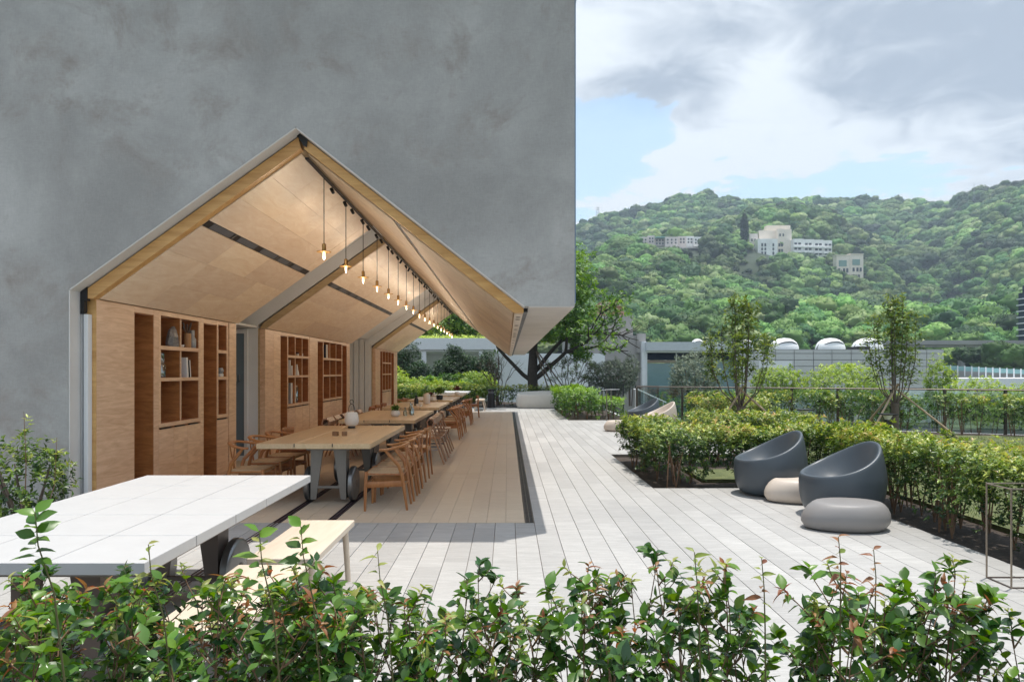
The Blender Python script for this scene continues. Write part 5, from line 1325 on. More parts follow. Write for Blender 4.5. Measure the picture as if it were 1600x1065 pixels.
FS = [(-40, 1.9, 1.00, 'leafy shrub at the left edge, under the near corner of the white table'), (85, 1.75, 1.07, 'dense leafy shrub at the left with pale new leaves above the white table'), (205, 1.9, 1.02, 'leafy shrub in front of the shaded end face of the white table'),
      (325, 1.85, 1.04, 'leafy shrub in front of the trestle wheel of the white table'), (440, 1.8, 1.08, 'leafy shrub with red shoots in front of the pale benches'), (560, 1.95, 1.04, 'leafy shrub just right of the pale benches'), (668, 2.05, 1.02, 'leafy shrub left of the gap in the front planting'),
      (860, 2.05, 1.00, 'leafy shrub just right of the gap in the front planting'), (975, 1.95, 1.03, 'leafy shrub before the open sunlit deck, centre right'), (1090, 1.95, 1.07, 'taller leafy shrub before the sand pouf'), (1205, 2.0, 1.02, 'leafy shrub left of the grey pouf'),
      (1310, 1.9, 1.08, 'tall leafy shrub with copper tips right below the grey pouf'), (1420, 1.95, 1.06, 'leafy shrub right of the grey pouf with yellow-green tips'), (1530, 1.95, 1.02, 'leafy shrub in front of the wire stand'), (1640, 1.9, 1.00, 'leafy shrub at the right edge of the front planting'), (20, 2.35, 0.86, 'second-row leafy shrub behind the left edge of the planting'), (150, 2.4, 0.86, 'second-row leafy shrub under the shaded end of the white table'), (275, 2.35, 0.86, 'second-row leafy shrub left of the trestle wheel'), (392, 2.4, 0.86, 'second-row leafy shrub before the nearer pale bench'), (505, 2.35, 0.86, 'second-row leafy shrub right of the pale benches'), (610, 2.4, 0.86, 'second-row leafy shrub before the shadow edge on the deck'), (762, 2.2, 0.90, 'small low shrub in the gap of the front planting')]
for i, (px, Y, h, lab) in enumerate(FS):
    x = (px-VX)*Y/F; front_shrub(lab, x, Y+rnd.uniform(-.06, .06), h, 0.20 if px != 762 else 0.12, 100+i*7, 1.0 if px != 762 else 0.6)
# bright shoots close to the camera
def shoot(label, px, py, Y, n, sc, seed, kinds=('mid', 'young')):
    p = at(px, py, Y); t = thing('leafy_shoot', label, 'shoot', (p.x, Y, 0), group='bright shoots above the front planting'); R_ = random.Random(seed)
    MB().tube([(0.05, 0.10, 0.45), (0.02, 0.03, p.z-0.18), (0.006, 0, p.z-0.07), (0, 0, p.z)], [0.003, 0.0019, 0.0014, 0.001], 6).build('stem', M['greenstem'], t, True)
    for i in range(n):
        f = i/(n-1) if n > 1 else 0; z = p.z-0.11*f; a = i*2.5+seed
        d = Vector((math.cos(a), math.sin(a)*0.7, 0.65-0.7*f))
        inst(LV[kinds[0] if R_.random() < 0.6 else kinds[1]][i % 3], 'leaf', None, parent=t, M=leaf_matrix(Vector((0, 0, z)), d, Vector((R_.uniform(-.4, .4), -0.5, 1)), R_.uniform(-.5, .5)) @ Matrix.Scale(sc*R_.uniform(0.8, 1.1), 4))
shoot('tall bright green shoot over the left part of the white table', 55, 800, 1.45, 14, 1.05, 1, ('mid', 'mid'))
shoot('bright green shoot before the pale bench, left one', 405, 830, 1.5, 11, 1.0, 4)
shoot('bright green shoot before the pale bench, right one', 470, 822, 1.6, 12, 0.9, 9)
shoot('pale yellow shoot over the near right corner of the white table', 232, 850, 1.6, 7, 0.9, 12, ('young', 'young'))
shoot('copper shoot over the deck left of the planting gap', 590, 860, 1.7, 7, 0.9, 14, ('young', 'red'))
shoot('pale shoot high above the planting at centre right', 1085, 862, 1.65, 9, 0.9, 15, ('young', 'young'))
shoot('feathery yellow shoot left of the grey pouf', 1190, 872, 1.7, 9, 0.85, 17, ('young', 'red'))
shoot('copper shoot overlapping the lower edge of the grey pouf', 1310, 838, 1.75, 9, 0.85, 18, ('red', 'young'))
shoot('copper shoot right of the grey pouf', 1365, 858, 1.75, 7, 0.8, 19, ('red', 'red'))
# ================================================================ railing, gate
def rail_pt(px):
    # oblique railing line through (4.3,22) and (13.4,17.8)
    k = (px-VX)/F; a = (17.8-22)/(13.4-4.3); y = (22-a*4.3)/(1-a*k); return k*y, y
gr = thing('glass_railing', 'long glass railing with a thin bronze handrail behind the lawn', 'railing', (4.0, 22, -0.06))
org = Vector((4.0, 22, -0.06)); rb = m_plain('bronze_rail', (0.085, 0.07, 0.055), 0.4, 0.6)
pxs = [995, 1066, 1122, 1237, 1309, 1393, 1476, 1571, 1660, 1760]; ptz = [rail_pt(p) for p in pxs]
MB().tube([(ptz[0][0]-org.x, ptz[0][1]-org.y, 1.17), (ptz[-1][0]-org.x, ptz[-1][1]-org.y, 1.17)], [(0.02, 0.035)]*2, 4, flat=(0, 0, 1)).build('handrail', rb, gr)
for x, y in ptz: MB().box(x-org.x-0.03, y-org.y-0.03, 0, x-org.x+0.03, y-org.y+0.03, 1.155, 0.002).build('post', rb, gr)
ang = math.atan2(ptz[-1][1]-ptz[0][1], ptz[-1][0]-ptz[0][0])
gls = m_glass('railing_glass', (0.80, 0.90, 0.89), 0.80)
for (xa, ya), (xb, yb) in zip(ptz[:-1], ptz[1:]):
    L_ = math.hypot(xb-xa, yb-ya)-0.10
    MB().obox(((xa+xb)/2-org.x, (ya+yb)/2-org.y, 0.62), (L_, 0.012, 1.02), Matrix.Rotation(ang, 3, 'Z')).build('glass_pane', gls, gr)
# pale road and roofs seen low through the glass
# black gate and fence panels at the end of the deck
def barfence(label, px0, px1, Y0, Y1, z0, z1, nb, mat, name='bar_fence'):
    a, b = at(px0, 600, Y0), at(px1, 600, Y1); t = thing(name, label, 'fence', (a.x, a.y, 0), group='dark bar fences by the garden stair'); d = Vector((b.x-a.x, b.y-a.y, 0))
    for z in (z0, z1): MB().tube([(0, 0, z), (d.x, d.y, z)], 0.016, 4).build('rail', mat, t)
    for i in range(nb+1):
        p = d*(i/nb); r = 0.02 if i in (0, nb) else 0.008
        MB().box(p.x-r, p.y-r, 0.0 if i in (0, nb) else z0, p.x+r, p.y+r, z1+0.01).build('post' if i in (0, nb) else 'bar', mat, t)
    return t
fm = m_plain('dark_fence_paint', (0.03, 0.034, 0.036), 0.45, 0.4)
barfence('dark bar gate panel between the green bushes and the olive', 958, 974, 25.0, 25.0, 0.12, 1.12, 9, fm, 'bar_gate')
barfence('dark bar fence running back from the gate', 920, 958, 29.5, 26.0, 0.12, 1.15, 26, fm)
barfence('low dark bar fence below the olive trees', 905, 955, 29.0, 29.0, 0.12, 0.95, 20, fm)
barfence('thin dark bar fence left of the glass railing', 993, 1028, 24.5, 24.5, 0.12, 1.08, 16, fm)
pr = thing('stair_handrail', 'white sloping handrail of a stair behind the dark far armchair', 'handrail', (at(990, 600, 23).x, 23, 0))
MB().tube([(0, 0, 1.0), (0.12, 0, 1.0), (1.1, 0, 0.55)], 0.022, 8).build('rail', M['white'], pr, True); MB().tube([(0.06, 0, 0), (0.06, 0, 1.0)], 0.018, 8).build('post', M['white'], pr); MB().tube([(1.0, 0, 0), (1.0, 0, 0.6)], 0.018, 8).build('post', M['white'], pr)
for i, (px, Y, h) in enumerate(((936, 25, 1.0), (942, 23.5, 0.95), (948, 22.3, 1.0), (955, 23.2, 0.98))):
    t = thing('stair_post', f'{ORD[i]} slim metal post from the left at the edge of the deck by the bushes', 'post', (at(px, 600, Y).x, Y, 0), group='slim metal posts by the garden stair')
    MB().tube([(0, 0, 0), (0, 0, h)], 0.018, 8).build('shaft', M['steel'], t, True); MB().box(-0.05, -0.02, h, 0.28 if i > 1 else 0.1, 0.02, h+0.02).build('top_bar', M['white'], t)

# ================================================================ neighbouring buildings
def bx(par, name, a, b, mat, ch=0.0, **kw):
    o = par.location; return MB().box(a[0]-o.x, a[1]-o.y, a[2]-o.z, b[0]-o.x, b[1]-o.y, b[2]-o.z, ch).build(name, mat, par, **kw)
def pbox(par, name, px0, px1, py0, py1, Y, dep, mat, **kw):
    """a box whose front face stands at distance Y between photo positions"""
    a, b = at(px0, py1, Y), at(px1, py0, Y); return bx(par, name, (a.x, Y, a.z), (b.x, Y+dep, b.z), mat, **kw)
Y = 43
cn = thing('white_canopy', 'white flat-roofed canopy with slim columns at the far end of the garden', 'canopy', (-4.6, Y, 0))
pbox(cn, 'fascia', 560, 775, 528, 546, Y, 6.0, M['white']); pbox(cn, 'fascia_lip', 560, 775, 546.3, 549, Y+0.15, 5.7, M['white'])
for px in (575, 662, 752): pbox(cn, 'column', px-3.7, px+3.7, 549.2, 625, Y+0.1, 0.25, M['white'])
pbox(cn, 'back_wall', 560, 785, 549.5, 630, Y+6, 0.3, M['greywall']); pbox(cn, 'dark_opening', 560, 640, 552, 628, Y+5.9, 0.05, M['black'])
rs = thing('roof_planting', 'grass and low plants growing along the top of the white canopy', 'planting', (-4.6, Y+1, 0)); a = at(560, 528, Y); b = at(775, 528, Y)
n = 1500; P = np.stack([rng.uniform(a.x, b.x, n), rng.uniform(Y+0.2, Y+5.5, n), np.full(n, a.z+0.05)], 1) + rng.normal(size=(n, 3))*np.array([0, 0, 0.1])
C_, D_, N_, L_, W_, T_ = rosettes(P, np.tile([0, -0.2, 1.0], (n, 1)), 5, 0.25, 0.25, tint=np.full(n, 0.75), tj=.2)
leafy('foliage', C_, D_, N_, L_, W_, M['lime'], T_, rs, rs.location, kind='stuff')
for (px, py, r, lab) in ((640, 505, 1.7, 'left tree of the three above the white canopy'), (690, 500, 2.4, 'middle tree of the three above the white canopy, pale green'), (735, 490, 2.3, 'right tree of the three above the white canopy')):
    p = at(px, py, 50); ballbush(lab, p.x, 50, p.z, r, r, r, 800, 0.24, 'green' if px != 690 else 'lime', 0.45, 'leafy_tree', 'tree', 0.42, 6, 'trees above the white canopy')
gw = thing('garden_wall', 'plain grey garden wall behind the big tree', 'wall', (3, 46, 0)); pbox(gw, 'wall_body', 770, 945, 552, 640, 46, 0.4, M['greywall'])
cb = thing('concrete_block', 'stepped grey concrete block behind the crown of the big tree', 'building', (8, 48, 0))
cm_ = m_plain('board_concrete', (0.36, 0.34, 0.325), 0.85, 0, 0.08, 0.8, 0.1)
pbox(cb, 'tower', 925, 989, 493, 523.5, 49.2, 9, cm_); pbox(cb, 'block_wall', 900, 1004, 523.8, 660, 48, 12, cm_); pbox(cb, 'projecting_bay', 996, 1009, 521, 551, 47.6, 0.38, cm_)
pbox(cb, 'pale_pier', 1003.5, 1010, 533, 660, 47.0, 0.55, M['white'])
pv = thing('glazed_pavilion', 'low pavilion with pale fascia, dark window band and blue glass beyond the olive tree', 'building', (12, 46.8, 0))
pbox(pv, 'fascia', 1010.5, 1150, 534, 547.5, 46.4, 8, m_plain('fascia_grey', (0.50, 0.53, 0.55), 0.5)); pbox(pv, 'fascia_lip', 1010.5, 1150, 547.8, 550.5, 46.6, 8, M['greywall'])
pbox(pv, 'window', 1011, 1056.3, 551, 562.3, 47.0, 0.1, m_plain('night_blue_glass', (0.006, 0.014, 0.03), 0.45, 0, .05, 4, 0, 0.12)); pbox(pv, 'window', 1057.3, 1148, 551, 562.3, 47.0, 0.1, M_ := bpy.data.materials['night_blue_glass'])
pbox(pv, 'sun_blind', 1011, 1056, 562.6, 566.8, 46.95, 0.1, m_plain('tan_blind', (0.24, 0.20, 0.15), 0.8))
bg_ = m_plain('blue_green_glass', (0.15, 0.24, 0.26), 0.12, 0, 0.12, 0.6); pbox(pv, 'glass_wall', 1011, 1058, 567.5, 660, 47.0, 0.1, bg_); pbox(pv, 'glass_wall', 1118, 1148, 562.6, 660, 47.0, 0.1, bg_); pbox(pv, 'glass_wall', 1059, 1117, 562.6, 660, 47.0, 0.1, bg_)
for px in (1010.8, 1056.8, 1149): pbox(pv, 'mullion', px-0.5, px+0.5, 551, 660, 46.9, 0.09, M['white'])
# mesh-clad hall: translucent panel grid
hall = thing('mesh_clad_hall', 'long hall clad in a grid of pale grey mesh panels', 'building', (25, 62, 0)); Yh = 62
mc = m_plain('pale_mesh_panel', (0.52, 0.52, 0.51), 0.6, 0.1, 0.08, 0.25); dkm = m_plain('grid_grey', (0.17, 0.175, 0.18), 0.6)
pbox(hall, 'hall_body', 1150, 1474.5, 545.5, 700, Yh, 14, dkm)
cols = [1150, 1178, 1212, 1241, 1271, 1300, 1330, 1360, 1390, 1420, 1448, 1475]; rows_ = [546, 552, 562, 572, 583, 594, 606, 625, 660]
for i in range(len(cols)-1):
    for j_ in range(len(rows_)-1): pbox(hall, 'panel', cols[i]+0.5, cols[i+1]-0.5, rows_[j_]+0.45, rows_[j_+1]-0.45, Yh-0.12, 0.11, mc)
pbox(hall, 'roof_unit', 1340, 1360, 541, 545.5, Yh+3, 2, M['black']); pbox(hall, 'pale_band', 1186, 1238, 564, 575, Yh-0.16, 0.03, M['white'])
wm = m_plain('white_membrane', (0.85, 0.85, 0.84), 0.5, 0, 0.02, 1)
for i, (px, w, top, lab) in enumerate(((1090, 24, 530, 'small arc of white membrane roof over the glazed pavilion'), (1225, 44, 529, 'white membrane roof dome, second from the left'), (1297, 44, 529, 'white membrane roof dome, third from the left, its ribs clear'), (1355, 46, 529, 'white membrane roof dome behind the right young tree'), (1165, 30, 531, 'white membrane roof dome hidden behind the left young tree'))):
    Yd = 84.0; p = at(px, 548, Yd); r = w/2*Yd/F; h = (549-top)*Yd/F
    t = thing('membrane_dome', lab, 'roof dome', p, group='white membrane roof domes')
    prof = [(1.0, 0.0), (0.985, 0.25), (0.93, 0.45), (0.82, 0.66), (0.62, 0.84), (0.36, 0.96), (0.04, 1.0)]
    MB().lathe([(a*r, b*h) for a, b in prof], seg=24).build('membrane', wm, t, True)
    for q in (0.3, 0.7, 1.0): MB().tube([(r*1.01*math.cos(u)*math.sqrt(1-(q*0.5)**2), -r*q*0.9*math.sin(u)*0.9-0.1, h*1.0*math.sin(u)*(1-q*0.33)+0.02) for u in [PI*k/12 for k in range(13)]], 0.09, 5).build('rib', dkm, t)
# road, viaduct, barriers
vd = thing('viaduct', 'grey concrete viaduct crossing behind the hall at the right', 'viaduct', (60, 150, 0)); vm = m_plain('viaduct_concrete', (0.30, 0.29, 0.28), 0.85, 0, 0.12, 0.2)
pbox(vd, 'deck_beam', 1380, 1760, 531.5, 538, 125, 3, vm); pbox(vd, 'girder', 1380, 1760, 538.2, 542, 125.5, 2.2, vm)
for px in (1577, 1505, 1640): pbox(vd, 'pier', px-3, px+3, 542.1, 600, 126, 1, vm)
bn = thing('noise_barrier', 'pale blue glass noise barrier on the elevated road', 'barrier', (45, 95, 0)); bgl = m_plain('aqua_barrier', (0.25, 0.42, 0.42), 0.2, 0, 0.1, 0.4)
for i in range(16):
    px = 1475+i*11; dy_ = i*0.95; Yb = 95-i*0.9
    pbox(bn, 'barrier_panel', px+0.4, px+10.6, 571+dy_*0.6, 578+dy_*0.6, Yb, 0.1, bgl); pbox(bn, 'post', px-0.4, px+0.3, 569.5+dy_*0.6, 586+dy_*0.6, Yb-0.1, 0.15, M['white'])
rd = thing('elevated_road', 'grey parapet of the elevated road under the blue barrier', 'road bridge', (45, 95, 0)); pbox(rd, 'parapet', 1474, 1680, 579, 591, 94, 8, vm)
ww = thing('white_roof', 'bright flat white roof below the elevated road', 'roof', (45, 80, 0)); pbox(ww, 'roof_slab', 1484, 1760, 591, 607, 78, 12, M['white'])
pbox(ww, 'lower_roof', 1474, 1500, 602, 640, 74, 3, M['greywall'])

# ================================================================ the wooded hills
ridge = [(-1200, 520), (-200, 470), (300, 440), (700, 400), (860, 372), (905, 356), (935, 343), (980, 336), (1050, 317), (1100, 309), (1160, 318), (1250, 316), (1350, 316), (1430, 324), (1480, 328), (1520, 312), (1560, 299), (1600, 293), (1750, 280), (2100, 300), (2600, 420), (3200, 520)]
def rl_(px):
    return rl0(px)+7
def rl0(px):
    for (a, b), (c, d) in zip(ridge[:-1], ridge[1:]):
        if a <= px <= c: return b+(d-b)*(px-a)/(c-a)
    return 560
def hill_pt(px, t):
    """t=0 foot, t=1 ridge; the right hand spur stands nearer"""
    Y = 140 + 560*t**1.15
    near = 1/(1+math.exp(-(px-1500)/60.0)); Y *= 1-0.33*near*t
    tt = min(t, 1.0); py = 556 + (rl_(px)-556)*(0.42*tt+0.58*tt**1.6 if False else tt**0.92)
    x = (px-VX)*Y/F
    z = EYE+(VY-py)*Y/F
    w = math.sin(min(t, 1)*PI)
    z += w*(40*noise.noise(Vector((x*0.0075, Y*0.006, 3.1))) + 12*noise.noise(Vector((x*0.020, Y*0.016, 7.1))))
    return x, Y, z
HN, HM = 120, 44; hv = []; hf = []
for i in range(HN+1):
    px = -1200 + 4400*i/HN
    for k in range(HM+1):
        t = k/HM
        hv.append(hill_pt(px, t))
    x, Y, z = hv[-1]; hv.append((x, Y+260, z-90))
for i in range(HN):
    for k in range(HM+1): a = i*(HM+2)+k; hf.append((a, a+HM+2, a+HM+3, a+1))
hm = bpy.data.meshes.new('hill'); hm.from_pydata(hv, [], hf); hm.materials.append(m_plain('forest_floor', (0.030, 0.048, 0.020), 0.95, 0, 0.3, 0.1)); hill = bpy.data.objects.new('hill', hm); COL.objects.link(hill); hill['kind'] = 'structure'; fixnormals(hill)
# flat apron joining the hill's foot to the valley floor
ap = MB(); ap.v = [(-900, 60, -6.9), (900, 60, -6.9)] ; 
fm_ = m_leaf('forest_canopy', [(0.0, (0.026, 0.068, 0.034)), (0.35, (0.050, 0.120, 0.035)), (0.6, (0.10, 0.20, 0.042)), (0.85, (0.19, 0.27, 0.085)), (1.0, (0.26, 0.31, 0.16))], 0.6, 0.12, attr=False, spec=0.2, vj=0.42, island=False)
def crown_mesh(seed, kind):
    """a tree crown seen from afar: bumpy lobes with leaf sprays standing off them"""
    import bmesh
    r = np.random.default_rng(seed); n = 13
    V = []; Fc = []; base = 0
    lob = r.normal(size=(n, 3)); lob /= np.linalg.norm(lob, axis=1, keepdims=True); lob[:, 2] = np.abs(lob[:, 2])*0.9-0.10; lob *= r.uniform(0.35, 0.72, (n, 1))
    if kind == 'tall': lob *= np.array([0.75, 0.75, 1.4])
    for c in lob:
        R0 = r.uniform(0.30, 0.48)
        bm = bmesh.new(); bmesh.ops.create_icosphere(bm, subdivisions=3, radius=1.0)
        vs = np.array([tuple(v.co) for v in bm.verts]); fs = np.array([[v.index for v in f.verts] for f in bm.faces]); bm.free()
        k = np.array([1+0.40*noise.noise(Vector(tuple(v*2.4+c*9+seed)))+0.30*noise.noise(Vector(tuple(v*7.5+c*5)))+0.14*noise.noise(Vector(tuple(v*17)))for v in vs]); vs = vs*k[:, None]*R0*np.array([1, 1, 0.8])+c
        V.append(vs); Fc.append(fs+base); base += len(vs)
        m_ = 60; d = r.normal(size=(m_, 3)); d /= np.linalg.norm(d, axis=1, keepdims=True); d[:, 2] = np.abs(d[:, 2])
        v, f = leaf_arrays(c+d*R0*0.92, np.cross(d, r.normal(size=(m_, 3)))+d*0.5, d, r.uniform(0.07, 0.15, m_), r.uniform(0.05, 0.10, m_), 0.1, 0.2); V.append(v); Fc.append(f+base); base += len(v)
    V = np.vstack(V); Fc = np.vstack(Fc); me = tri_mesh('forest_crown', V, Fc, fm_); return me
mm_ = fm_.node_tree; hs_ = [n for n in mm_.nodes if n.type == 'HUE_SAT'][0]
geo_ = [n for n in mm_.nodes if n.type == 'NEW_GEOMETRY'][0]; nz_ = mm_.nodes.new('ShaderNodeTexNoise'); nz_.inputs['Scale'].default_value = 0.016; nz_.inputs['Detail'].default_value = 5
mp_ = mm_.nodes.new('ShaderNodeMapRange'); mp_.inputs[1].default_value = 0.36; mp_.inputs[2].default_value = 0.64; mp_.inputs[3].default_value = 0.45; mp_.inputs[4].default_value = 1.6  # broad light and dark of hill folds, put into the crown colour
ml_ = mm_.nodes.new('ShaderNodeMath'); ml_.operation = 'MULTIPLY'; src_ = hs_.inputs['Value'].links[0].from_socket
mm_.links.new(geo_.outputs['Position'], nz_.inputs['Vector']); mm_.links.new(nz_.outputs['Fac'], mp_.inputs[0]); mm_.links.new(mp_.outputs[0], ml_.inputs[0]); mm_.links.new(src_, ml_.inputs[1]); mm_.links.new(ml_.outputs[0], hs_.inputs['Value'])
crowns = []
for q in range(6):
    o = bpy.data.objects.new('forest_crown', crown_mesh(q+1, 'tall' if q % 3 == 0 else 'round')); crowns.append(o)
pts = []; Rf = random.Random(77); HB = []   # HB: places kept clear for the houses (px0,px1,pyTop,pyBottom,Y)
houses_clear = [(990, 1102, 366, 388), (1168, 1304, 350, 408), (1303, 1350, 394, 446)]
def in_clear(x, y, z):
    px = VX+F*x/y; py = VY-F*(z-EYE)/y
    for (a, b, c, d, Yh_) in CLEAR:
        if a-3 < px < b+3 and c < py < d-3 and (y < Yh_+12): 
            return True
    return False
def t_at(px, py):
    lo, hi = 0.0, 1.0
    for _ in range(30):
        m_ = (lo+hi)/2; x, y, z = hill_pt(px, m_); q = VY-F*(z-EYE)/y
        if q > py: lo = m_
        else: hi = m_
    return lo
houses = {}
for key, px, py in (('left', 1045, 386), ('white', 1215, 402), ('wing', 1270, 404), ('villa', 1326, 444), ('dorm', 1400, 392), ('terra', 955, 490)):
    t = t_at(px, py); houses[key] = hill_pt(px, t)
CLEAR = [(993, 1100, 366, 394, houses['left'][1]), (1171, 1254, 352, 404, houses['white'][1]), (1238, 1304, 366, 404, houses['wing'][1]), (1306, 1348, 394, 443, houses['villa'][1])]
for i in range(17000):
    t = Rf.random()**0.80; px = Rf.uniform(560, 1800) if i % 4 else Rf.uniform(-1000, 3000)
    dens = 0.75 if t > 0.25 else 1
    x, y, z = hill_pt(px, t)
    nn = noise.noise(Vector((x*0.012, y*0.012, 0)))
    s = (2.6+5.6*Rf.random()**2.2+nn*2.0)*(0.85+0.5*t)
    if t < 0.08: s *= 0.8
    if not (in_clear(x, y, z+s*0.8) or in_clear(x, y, z)): pts.append((x, y, z+s*0.35, s))
# tree line standing out on the ridge
for i in range(420):
    px = Rf.uniform(560, 1800); x, y, z = hill_pt(px, 1.0); s = Rf.uniform(3.6, 7.0); pts.append((x, y+Rf.uniform(-6, 10), z+s*0.7, s))
# trees on the flat ground between railing and hill
for i in range(900):
    y = Rf.uniform(66, 150); x = Rf.uniform(-0.2, 1.0)*y; s = Rf.uniform(2.2, 4.0)
    if (abs(y-88) < 24 and x > 12) : continue
    if y < 127 and x > 40 and Rf.random() < 0.93: continue
    pts.append((x, y, -6.5+s*0.8+max(0, (y-90)*0.10), s))
for i in range(10):
    px = Rf.uniform(1480, 1640); y = Rf.uniform(100, 135); p = at(px, Rf.uniform(558, 574), y); pts.append((p.x, y, p.z, Rf.uniform(2.5, 3.8)))
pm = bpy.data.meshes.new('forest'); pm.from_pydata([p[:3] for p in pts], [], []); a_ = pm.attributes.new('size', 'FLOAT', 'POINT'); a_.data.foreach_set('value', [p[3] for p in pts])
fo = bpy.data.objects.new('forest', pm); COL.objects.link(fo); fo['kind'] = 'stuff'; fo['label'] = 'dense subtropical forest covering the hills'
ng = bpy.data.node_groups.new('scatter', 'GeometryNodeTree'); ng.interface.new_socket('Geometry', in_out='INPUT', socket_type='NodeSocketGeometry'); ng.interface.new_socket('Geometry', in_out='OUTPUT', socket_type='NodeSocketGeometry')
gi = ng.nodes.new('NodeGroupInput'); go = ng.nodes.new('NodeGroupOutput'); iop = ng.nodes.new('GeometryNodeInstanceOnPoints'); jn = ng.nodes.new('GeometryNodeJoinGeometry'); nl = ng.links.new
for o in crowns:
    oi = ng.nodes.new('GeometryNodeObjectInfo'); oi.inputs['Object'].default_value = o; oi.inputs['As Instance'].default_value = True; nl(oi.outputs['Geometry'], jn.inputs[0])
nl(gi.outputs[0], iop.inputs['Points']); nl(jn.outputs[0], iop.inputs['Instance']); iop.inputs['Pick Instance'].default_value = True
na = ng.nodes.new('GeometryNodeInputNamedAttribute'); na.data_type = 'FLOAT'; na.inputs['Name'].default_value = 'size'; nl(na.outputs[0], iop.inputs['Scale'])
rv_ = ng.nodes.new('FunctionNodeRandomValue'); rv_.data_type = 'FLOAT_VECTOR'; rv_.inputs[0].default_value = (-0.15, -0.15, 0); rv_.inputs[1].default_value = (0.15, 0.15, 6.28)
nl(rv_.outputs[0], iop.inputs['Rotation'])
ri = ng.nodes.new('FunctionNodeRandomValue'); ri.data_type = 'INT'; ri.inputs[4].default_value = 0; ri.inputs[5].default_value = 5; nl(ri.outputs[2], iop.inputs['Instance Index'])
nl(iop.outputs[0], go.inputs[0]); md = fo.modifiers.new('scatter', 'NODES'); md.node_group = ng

# ================================================================ houses on the hill
wg = m_plain('window_dark', (0.035, 0.045, 0.055), 0.15); cream = m_plain('cream_render', (0.78, 0.69, 0.58), 0.8, 0, 0.06, 0.3); whit = m_plain('weathered_white', (0.84, 0.83, 0.81), 0.8, 0, 0.10, 0.25); pinkish = m_plain('pinkish_render', (0.70, 0.62, 0.58), 0.8, 0, 0.1, 0.25); terra_ = m_plain('terracotta_render', (0.56, 0.31, 0.19), 0.8, 0, 0.06, 0.3); redr = m_plain('red_roof', (0.34, 0.13, 0.09), 0.8, 0, 0.1, 0.5); grg = m_plain('green_glazing', (0.16, 0.28, 0.24), 0.15)
def winrow(par, pxs_, y0, y1, w, Y, mat=None):
    for p in pxs_: pbox(par, 'window', p-w/2, p+w/2, y0, y1, Y-0.25, 0.3, mat or wg)
Yv = houses['villa'][1]; vl = thing('hillside_villa', 'cream villa with two green glazed bays standing among the hill trees', 'house', (houses['villa'][0], Yv, 0))
pbox(vl, 'wall', 1307, 1327.5, 399, 446, Yv, 4, cream); pbox(vl, 'wall', 1327.8, 1349, 397, 446, Yv+1.2, 4, cream)
pbox(vl, 'cornice', 1306, 1328, 398, 399, Yv-0.4, 4.5, cream); pbox(vl, 'cornice', 1327.5, 1350, 396, 397, Yv+0.8, 4.5, cream)
winrow(vl, [1317], 406.5, 416, 12, Yv, grg); winrow(vl, [1338], 405, 414, 11.5, Yv+1.2, grg); winrow(vl, [1311.5, 1319, 1324], 419, 426, 3, Yv); winrow(vl, [1334, 1340, 1345], 418, 424, 3, Yv+1.2); winrow(vl, [1313, 1317.5, 1322], 431, 441, 3.4, Yv); winrow(vl, [1332, 1337, 1342], 429, 436, 3.6, Yv+1.2)
pbox(vl, 'balcony', 1308, 1327, 426.5, 428.5, Yv-1.2, 1.2, cream); pbox(vl, 'base_wall', 1296, 1330, 444, 456, Yv-4, 4, pinkish)
Yw = houses['white'][1]; wb = thing('hillside_apartments', 'large stepped white apartment building high on the hill, left of the villa', 'apartment building', (houses['white'][0], Yw, 0))
pbox(wb, 'wall', 1184, 1215, 373, 404, Yw, 8, whit); pbox(wb, 'wall', 1215.5, 1237, 358, 404, Yw+6, 16, cream); pbox(wb, 'wall', 1186, 1222, 360, 380, Yw+9, 18, cream); pbox(wb, 'wall', 1198, 1235, 352, 362, Yw+12, 16, cream); pbox(wb, 'wall', 1171, 1184, 365, 404, Yw+5, 12, pinkish)
winrow(wb, [1191, 1196, 1208.5], 380, 385, 2.4, Yw); winrow(wb, [1191, 1196, 1208.5], 387, 391, 2.4, Yw); winrow(wb, [1191, 1196, 1208.5], 393, 398, 2.4, Yw); winrow(wb, [1175, 1180], 373, 377, 2, Yw+5); winrow(wb, [1175, 1180], 381, 385, 2, Yw+5); winrow(wb, [1175, 1180], 389, 393, 2, Yw+5)
winrow(wb, [1219, 1224], 365, 369, 2, Yw+6); winrow(wb, [1218, 1222], 380, 385, 3, Yw+6); winrow(wb, [1218, 1222], 389, 394, 3, Yw+6); winrow(wb, [1219], 358, 361.5, 9, Yw+11.9)
for q, (a, b) in enumerate(((1240, 1256), (1256.5, 1272), (1272.5, 1287), (1287.5, 1300))):
    pbox(wb, 'wall', a, b, 373+q*0.8, 406-q*0.5, Yw+2-q*0.6, 12, whit)
    winrow(wb, [a+3.5, a+9.5], 379+q*0.6, 382+q*0.6, 4, Yw+2-q*0.6); winrow(wb, [a+3.5, a+9.5], 387+q*0.6, 390+q*0.6, 4, Yw+2-q*0.6); winrow(wb, [a+3.5, a+9.5], 395, 398, 4, Yw+2-q*0.6)
    for z_ in (384, 392): pbox(wb, 'balcony', a, b-0.5, z_+q*0.5, z_+2.2+q*0.5, Yw+0.6-q*0.6, 1.3, whit)
Yl = houses['left'][1]; lb_ = thing('hillside_terrace_block', 'long low greyish building on the hill at the left with a green roof patch', 'apartment building', (houses['left'][0], Yl, 0))
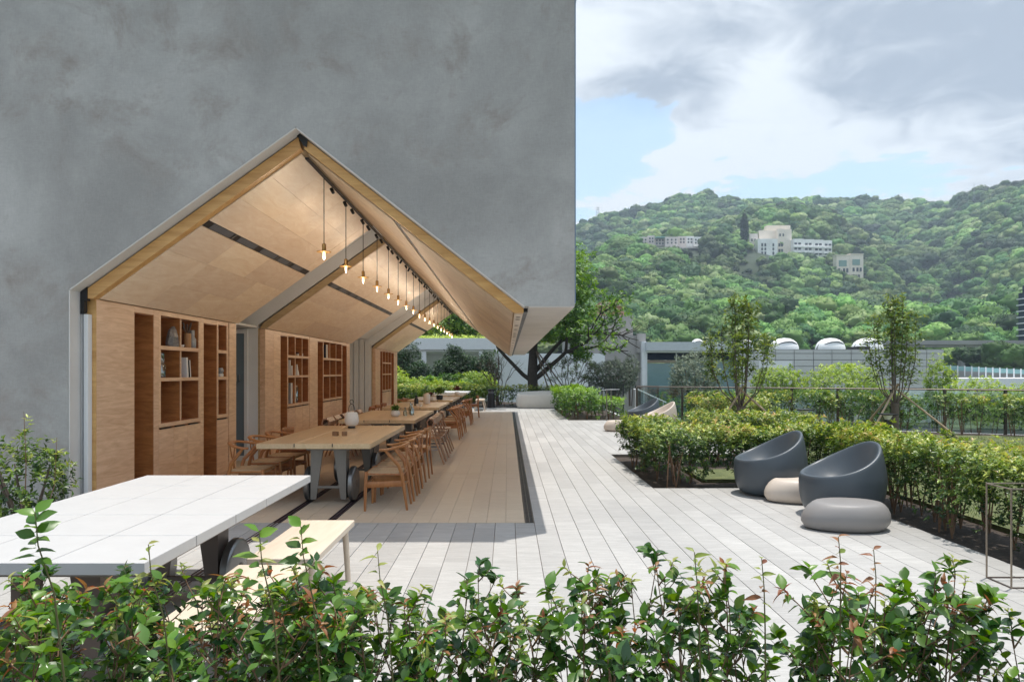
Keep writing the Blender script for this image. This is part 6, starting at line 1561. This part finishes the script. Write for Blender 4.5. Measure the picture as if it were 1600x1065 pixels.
for q, (a, b, c, d, mt) in enumerate(((996, 1012, 370, 380, pinkish), (1012.3, 1023, 368, 388, pinkish), (1023.3, 1039, 371, 390, pinkish), (1039.3, 1060, 370, 388, pinkish), (1060.3, 1072, 369, 388, pinkish), (1072.3, 1084, 369, 386, whit), (1084.3, 1099, 370, 385, whit))):
    pbox(lb_, 'wall', a, b, c, d, Yl+(q % 3)*1.5, 14, mt)
    for z_ in (c+3.2, c+8.0): winrow(lb_, [a+(b-a)*f for f in ((0.3, 0.7) if b-a < 14 else (0.2, 0.5, 0.8))], z_, z_+2.6, 2.2, Yl+(q % 3)*1.5)
pbox(lb_, 'roof', 1025, 1039, 369.5, 371, Yl-1, 10, m_plain('aqua_roof', (0.22, 0.45, 0.42), 0.6)); pbox(lb_, 'terrace_slab', 1012, 1100, 386.5, 388, Yl-5, 5, pinkish)
Yd_ = houses['dorm'][1]
for px, lab in ((1371, 'left of two pinkish roofs with arched dormers above the hill trees'), (1417, 'right of two pinkish roofs with arched dormers above the hill trees')):
    t = thing('dormer_house', lab, 'house', (at(px, 400, Yd_).x, Yd_, 0), group='dormer houses above the villa')
    pbox(t, 'wall', px-15, px+15, 389, 404, Yd_, 10, cream); pbox(t, 'dormer', px-6, px+6, 382, 389, Yd_-0.3, 6, pinkish); pbox(t, 'roof', px-4.5, px+4.5, 380.5, 382, Yd_-0.5, 6, redr); pbox(t, 'window', px-1.6, px+1.6, 384, 388, Yd_-0.6, 0.2, wg); winrow(t, [px-10, px-3.5, px+3.5, px+10], 393, 397, 2.2, Yd_)
Yt = 118; th = thing('terracotta_house', 'terracotta house with small windows behind the concrete block', 'house', (at(955, 500, Yt).x, Yt, 0))
pbox(th, 'wall', 936, 975, 479.5, 560, Yt, 14, terra_); pbox(th, 'roof', 934, 977, 478, 479.5, Yt-0.5, 15, redr); pbox(th, 'attic', 941, 970, 471, 478, Yt+2, 8, pinkish); pbox(th, 'attic_roof', 940, 971, 470, 471, Yt+1.5, 9, redr)
winrow(th, [948, 954.5, 961.5], 483, 487.5, 1.7, Yt); winrow(th, [948, 954.5, 961.5], 489.5, 494, 1.7, Yt); winrow(th, [944, 965], 474, 477, 5, Yt+2)
tw = thing('glass_tower', 'dark blue glass tower with pale floor bands at the right edge', 'tower', (at(1640, 500, 130).x, 130, 0)); tg = m_plain('tower_glass', (0.012, 0.025, 0.055), 0.12)
pbox(tw, 'tower_body', 1600, 1690, 457, 640, 128, 1.4, tg); pbox(tw, 'tower_body', 1605, 1690, 445, 457, 128.2, 1.2, tg)
for q in range(9): pbox(tw, 'floor_band', 1599, 1690, 465.5+q*9.6, 466.8+q*9.6, 127.8, 1.8, M['greywall'])
# pylon and mast on the ridge, cables
def mast(label, px, y0, y1, Y, w, lattice):
    a = at(px, y1, Y); b = at(px, y0, Y); t = thing('lattice_pylon' if lattice else 'radio_mast', label, 'mast', a); H = b.z-a.z; sm = m_plain('mast_grey', (0.35, 0.36, 0.38), 0.6)
    MB().tube([(-w, 0, 0), (-w*0.15, 0, H)], w*0.10, 4).build('leg', sm, t); MB().tube([(w, 0, 0), (w*0.15, 0, H)], w*0.10, 4).build('leg', sm, t)
    if lattice:
        for f in (0.25, 0.5, 0.75): MB().tube([(-w*(1-f*0.85), 0, H*f), (w*(1-f*0.85), 0, H*(f+0.12))], w*0.07, 4).build('brace', sm, t)
        for f in (0.6, 0.78, 0.93): MB().tube([(-w*1.1, 0, H*f), (w*1.1, 0, H*f)], w*0.08, 4).build('cross_arm', sm, t)
    return t
mast('small lattice pylon on the left end of the ridge', 934, 323, 345, 690, 2.2, True); mast('thin radio mast on the right-hand ridge', 1522, 287, 314, 470, 0.7, False)
p = at(1163, 358, houses['white'][1]-6); ballbush('tall dark narrow cypress left of the stepped white apartments', p.x, houses['white'][1]-6, p.z, 2.2, 2.2, 9.0, 500, 1.2, 'yew', 0.4, 'cypress_tree', 'tree', 0.4, 5, zoff=p.z-12)
# haze
hz = MB().box(-1500, -60, -8.2, 1700, 1050, 330).build('haze', None); hz['kind'] = 'stuff'
hmz = bpy.data.materials.new('haze'); hmz.use_nodes = True; n_ = hmz.node_tree; n_.nodes.clear(); pv_ = n_.nodes.new('ShaderNodeVolumePrincipled'); ou = n_.nodes.new('ShaderNodeOutputMaterial'); n_.links.new(pv_.outputs[0], ou.inputs['Volume'])
pv_.inputs['Color'].default_value = (0.70, 0.84, 1.0, 1); pv_.inputs['Density'].default_value = 0.00048; pv_.inputs['Anisotropy'].default_value = 0.2
hz.data.materials.append(hmz)
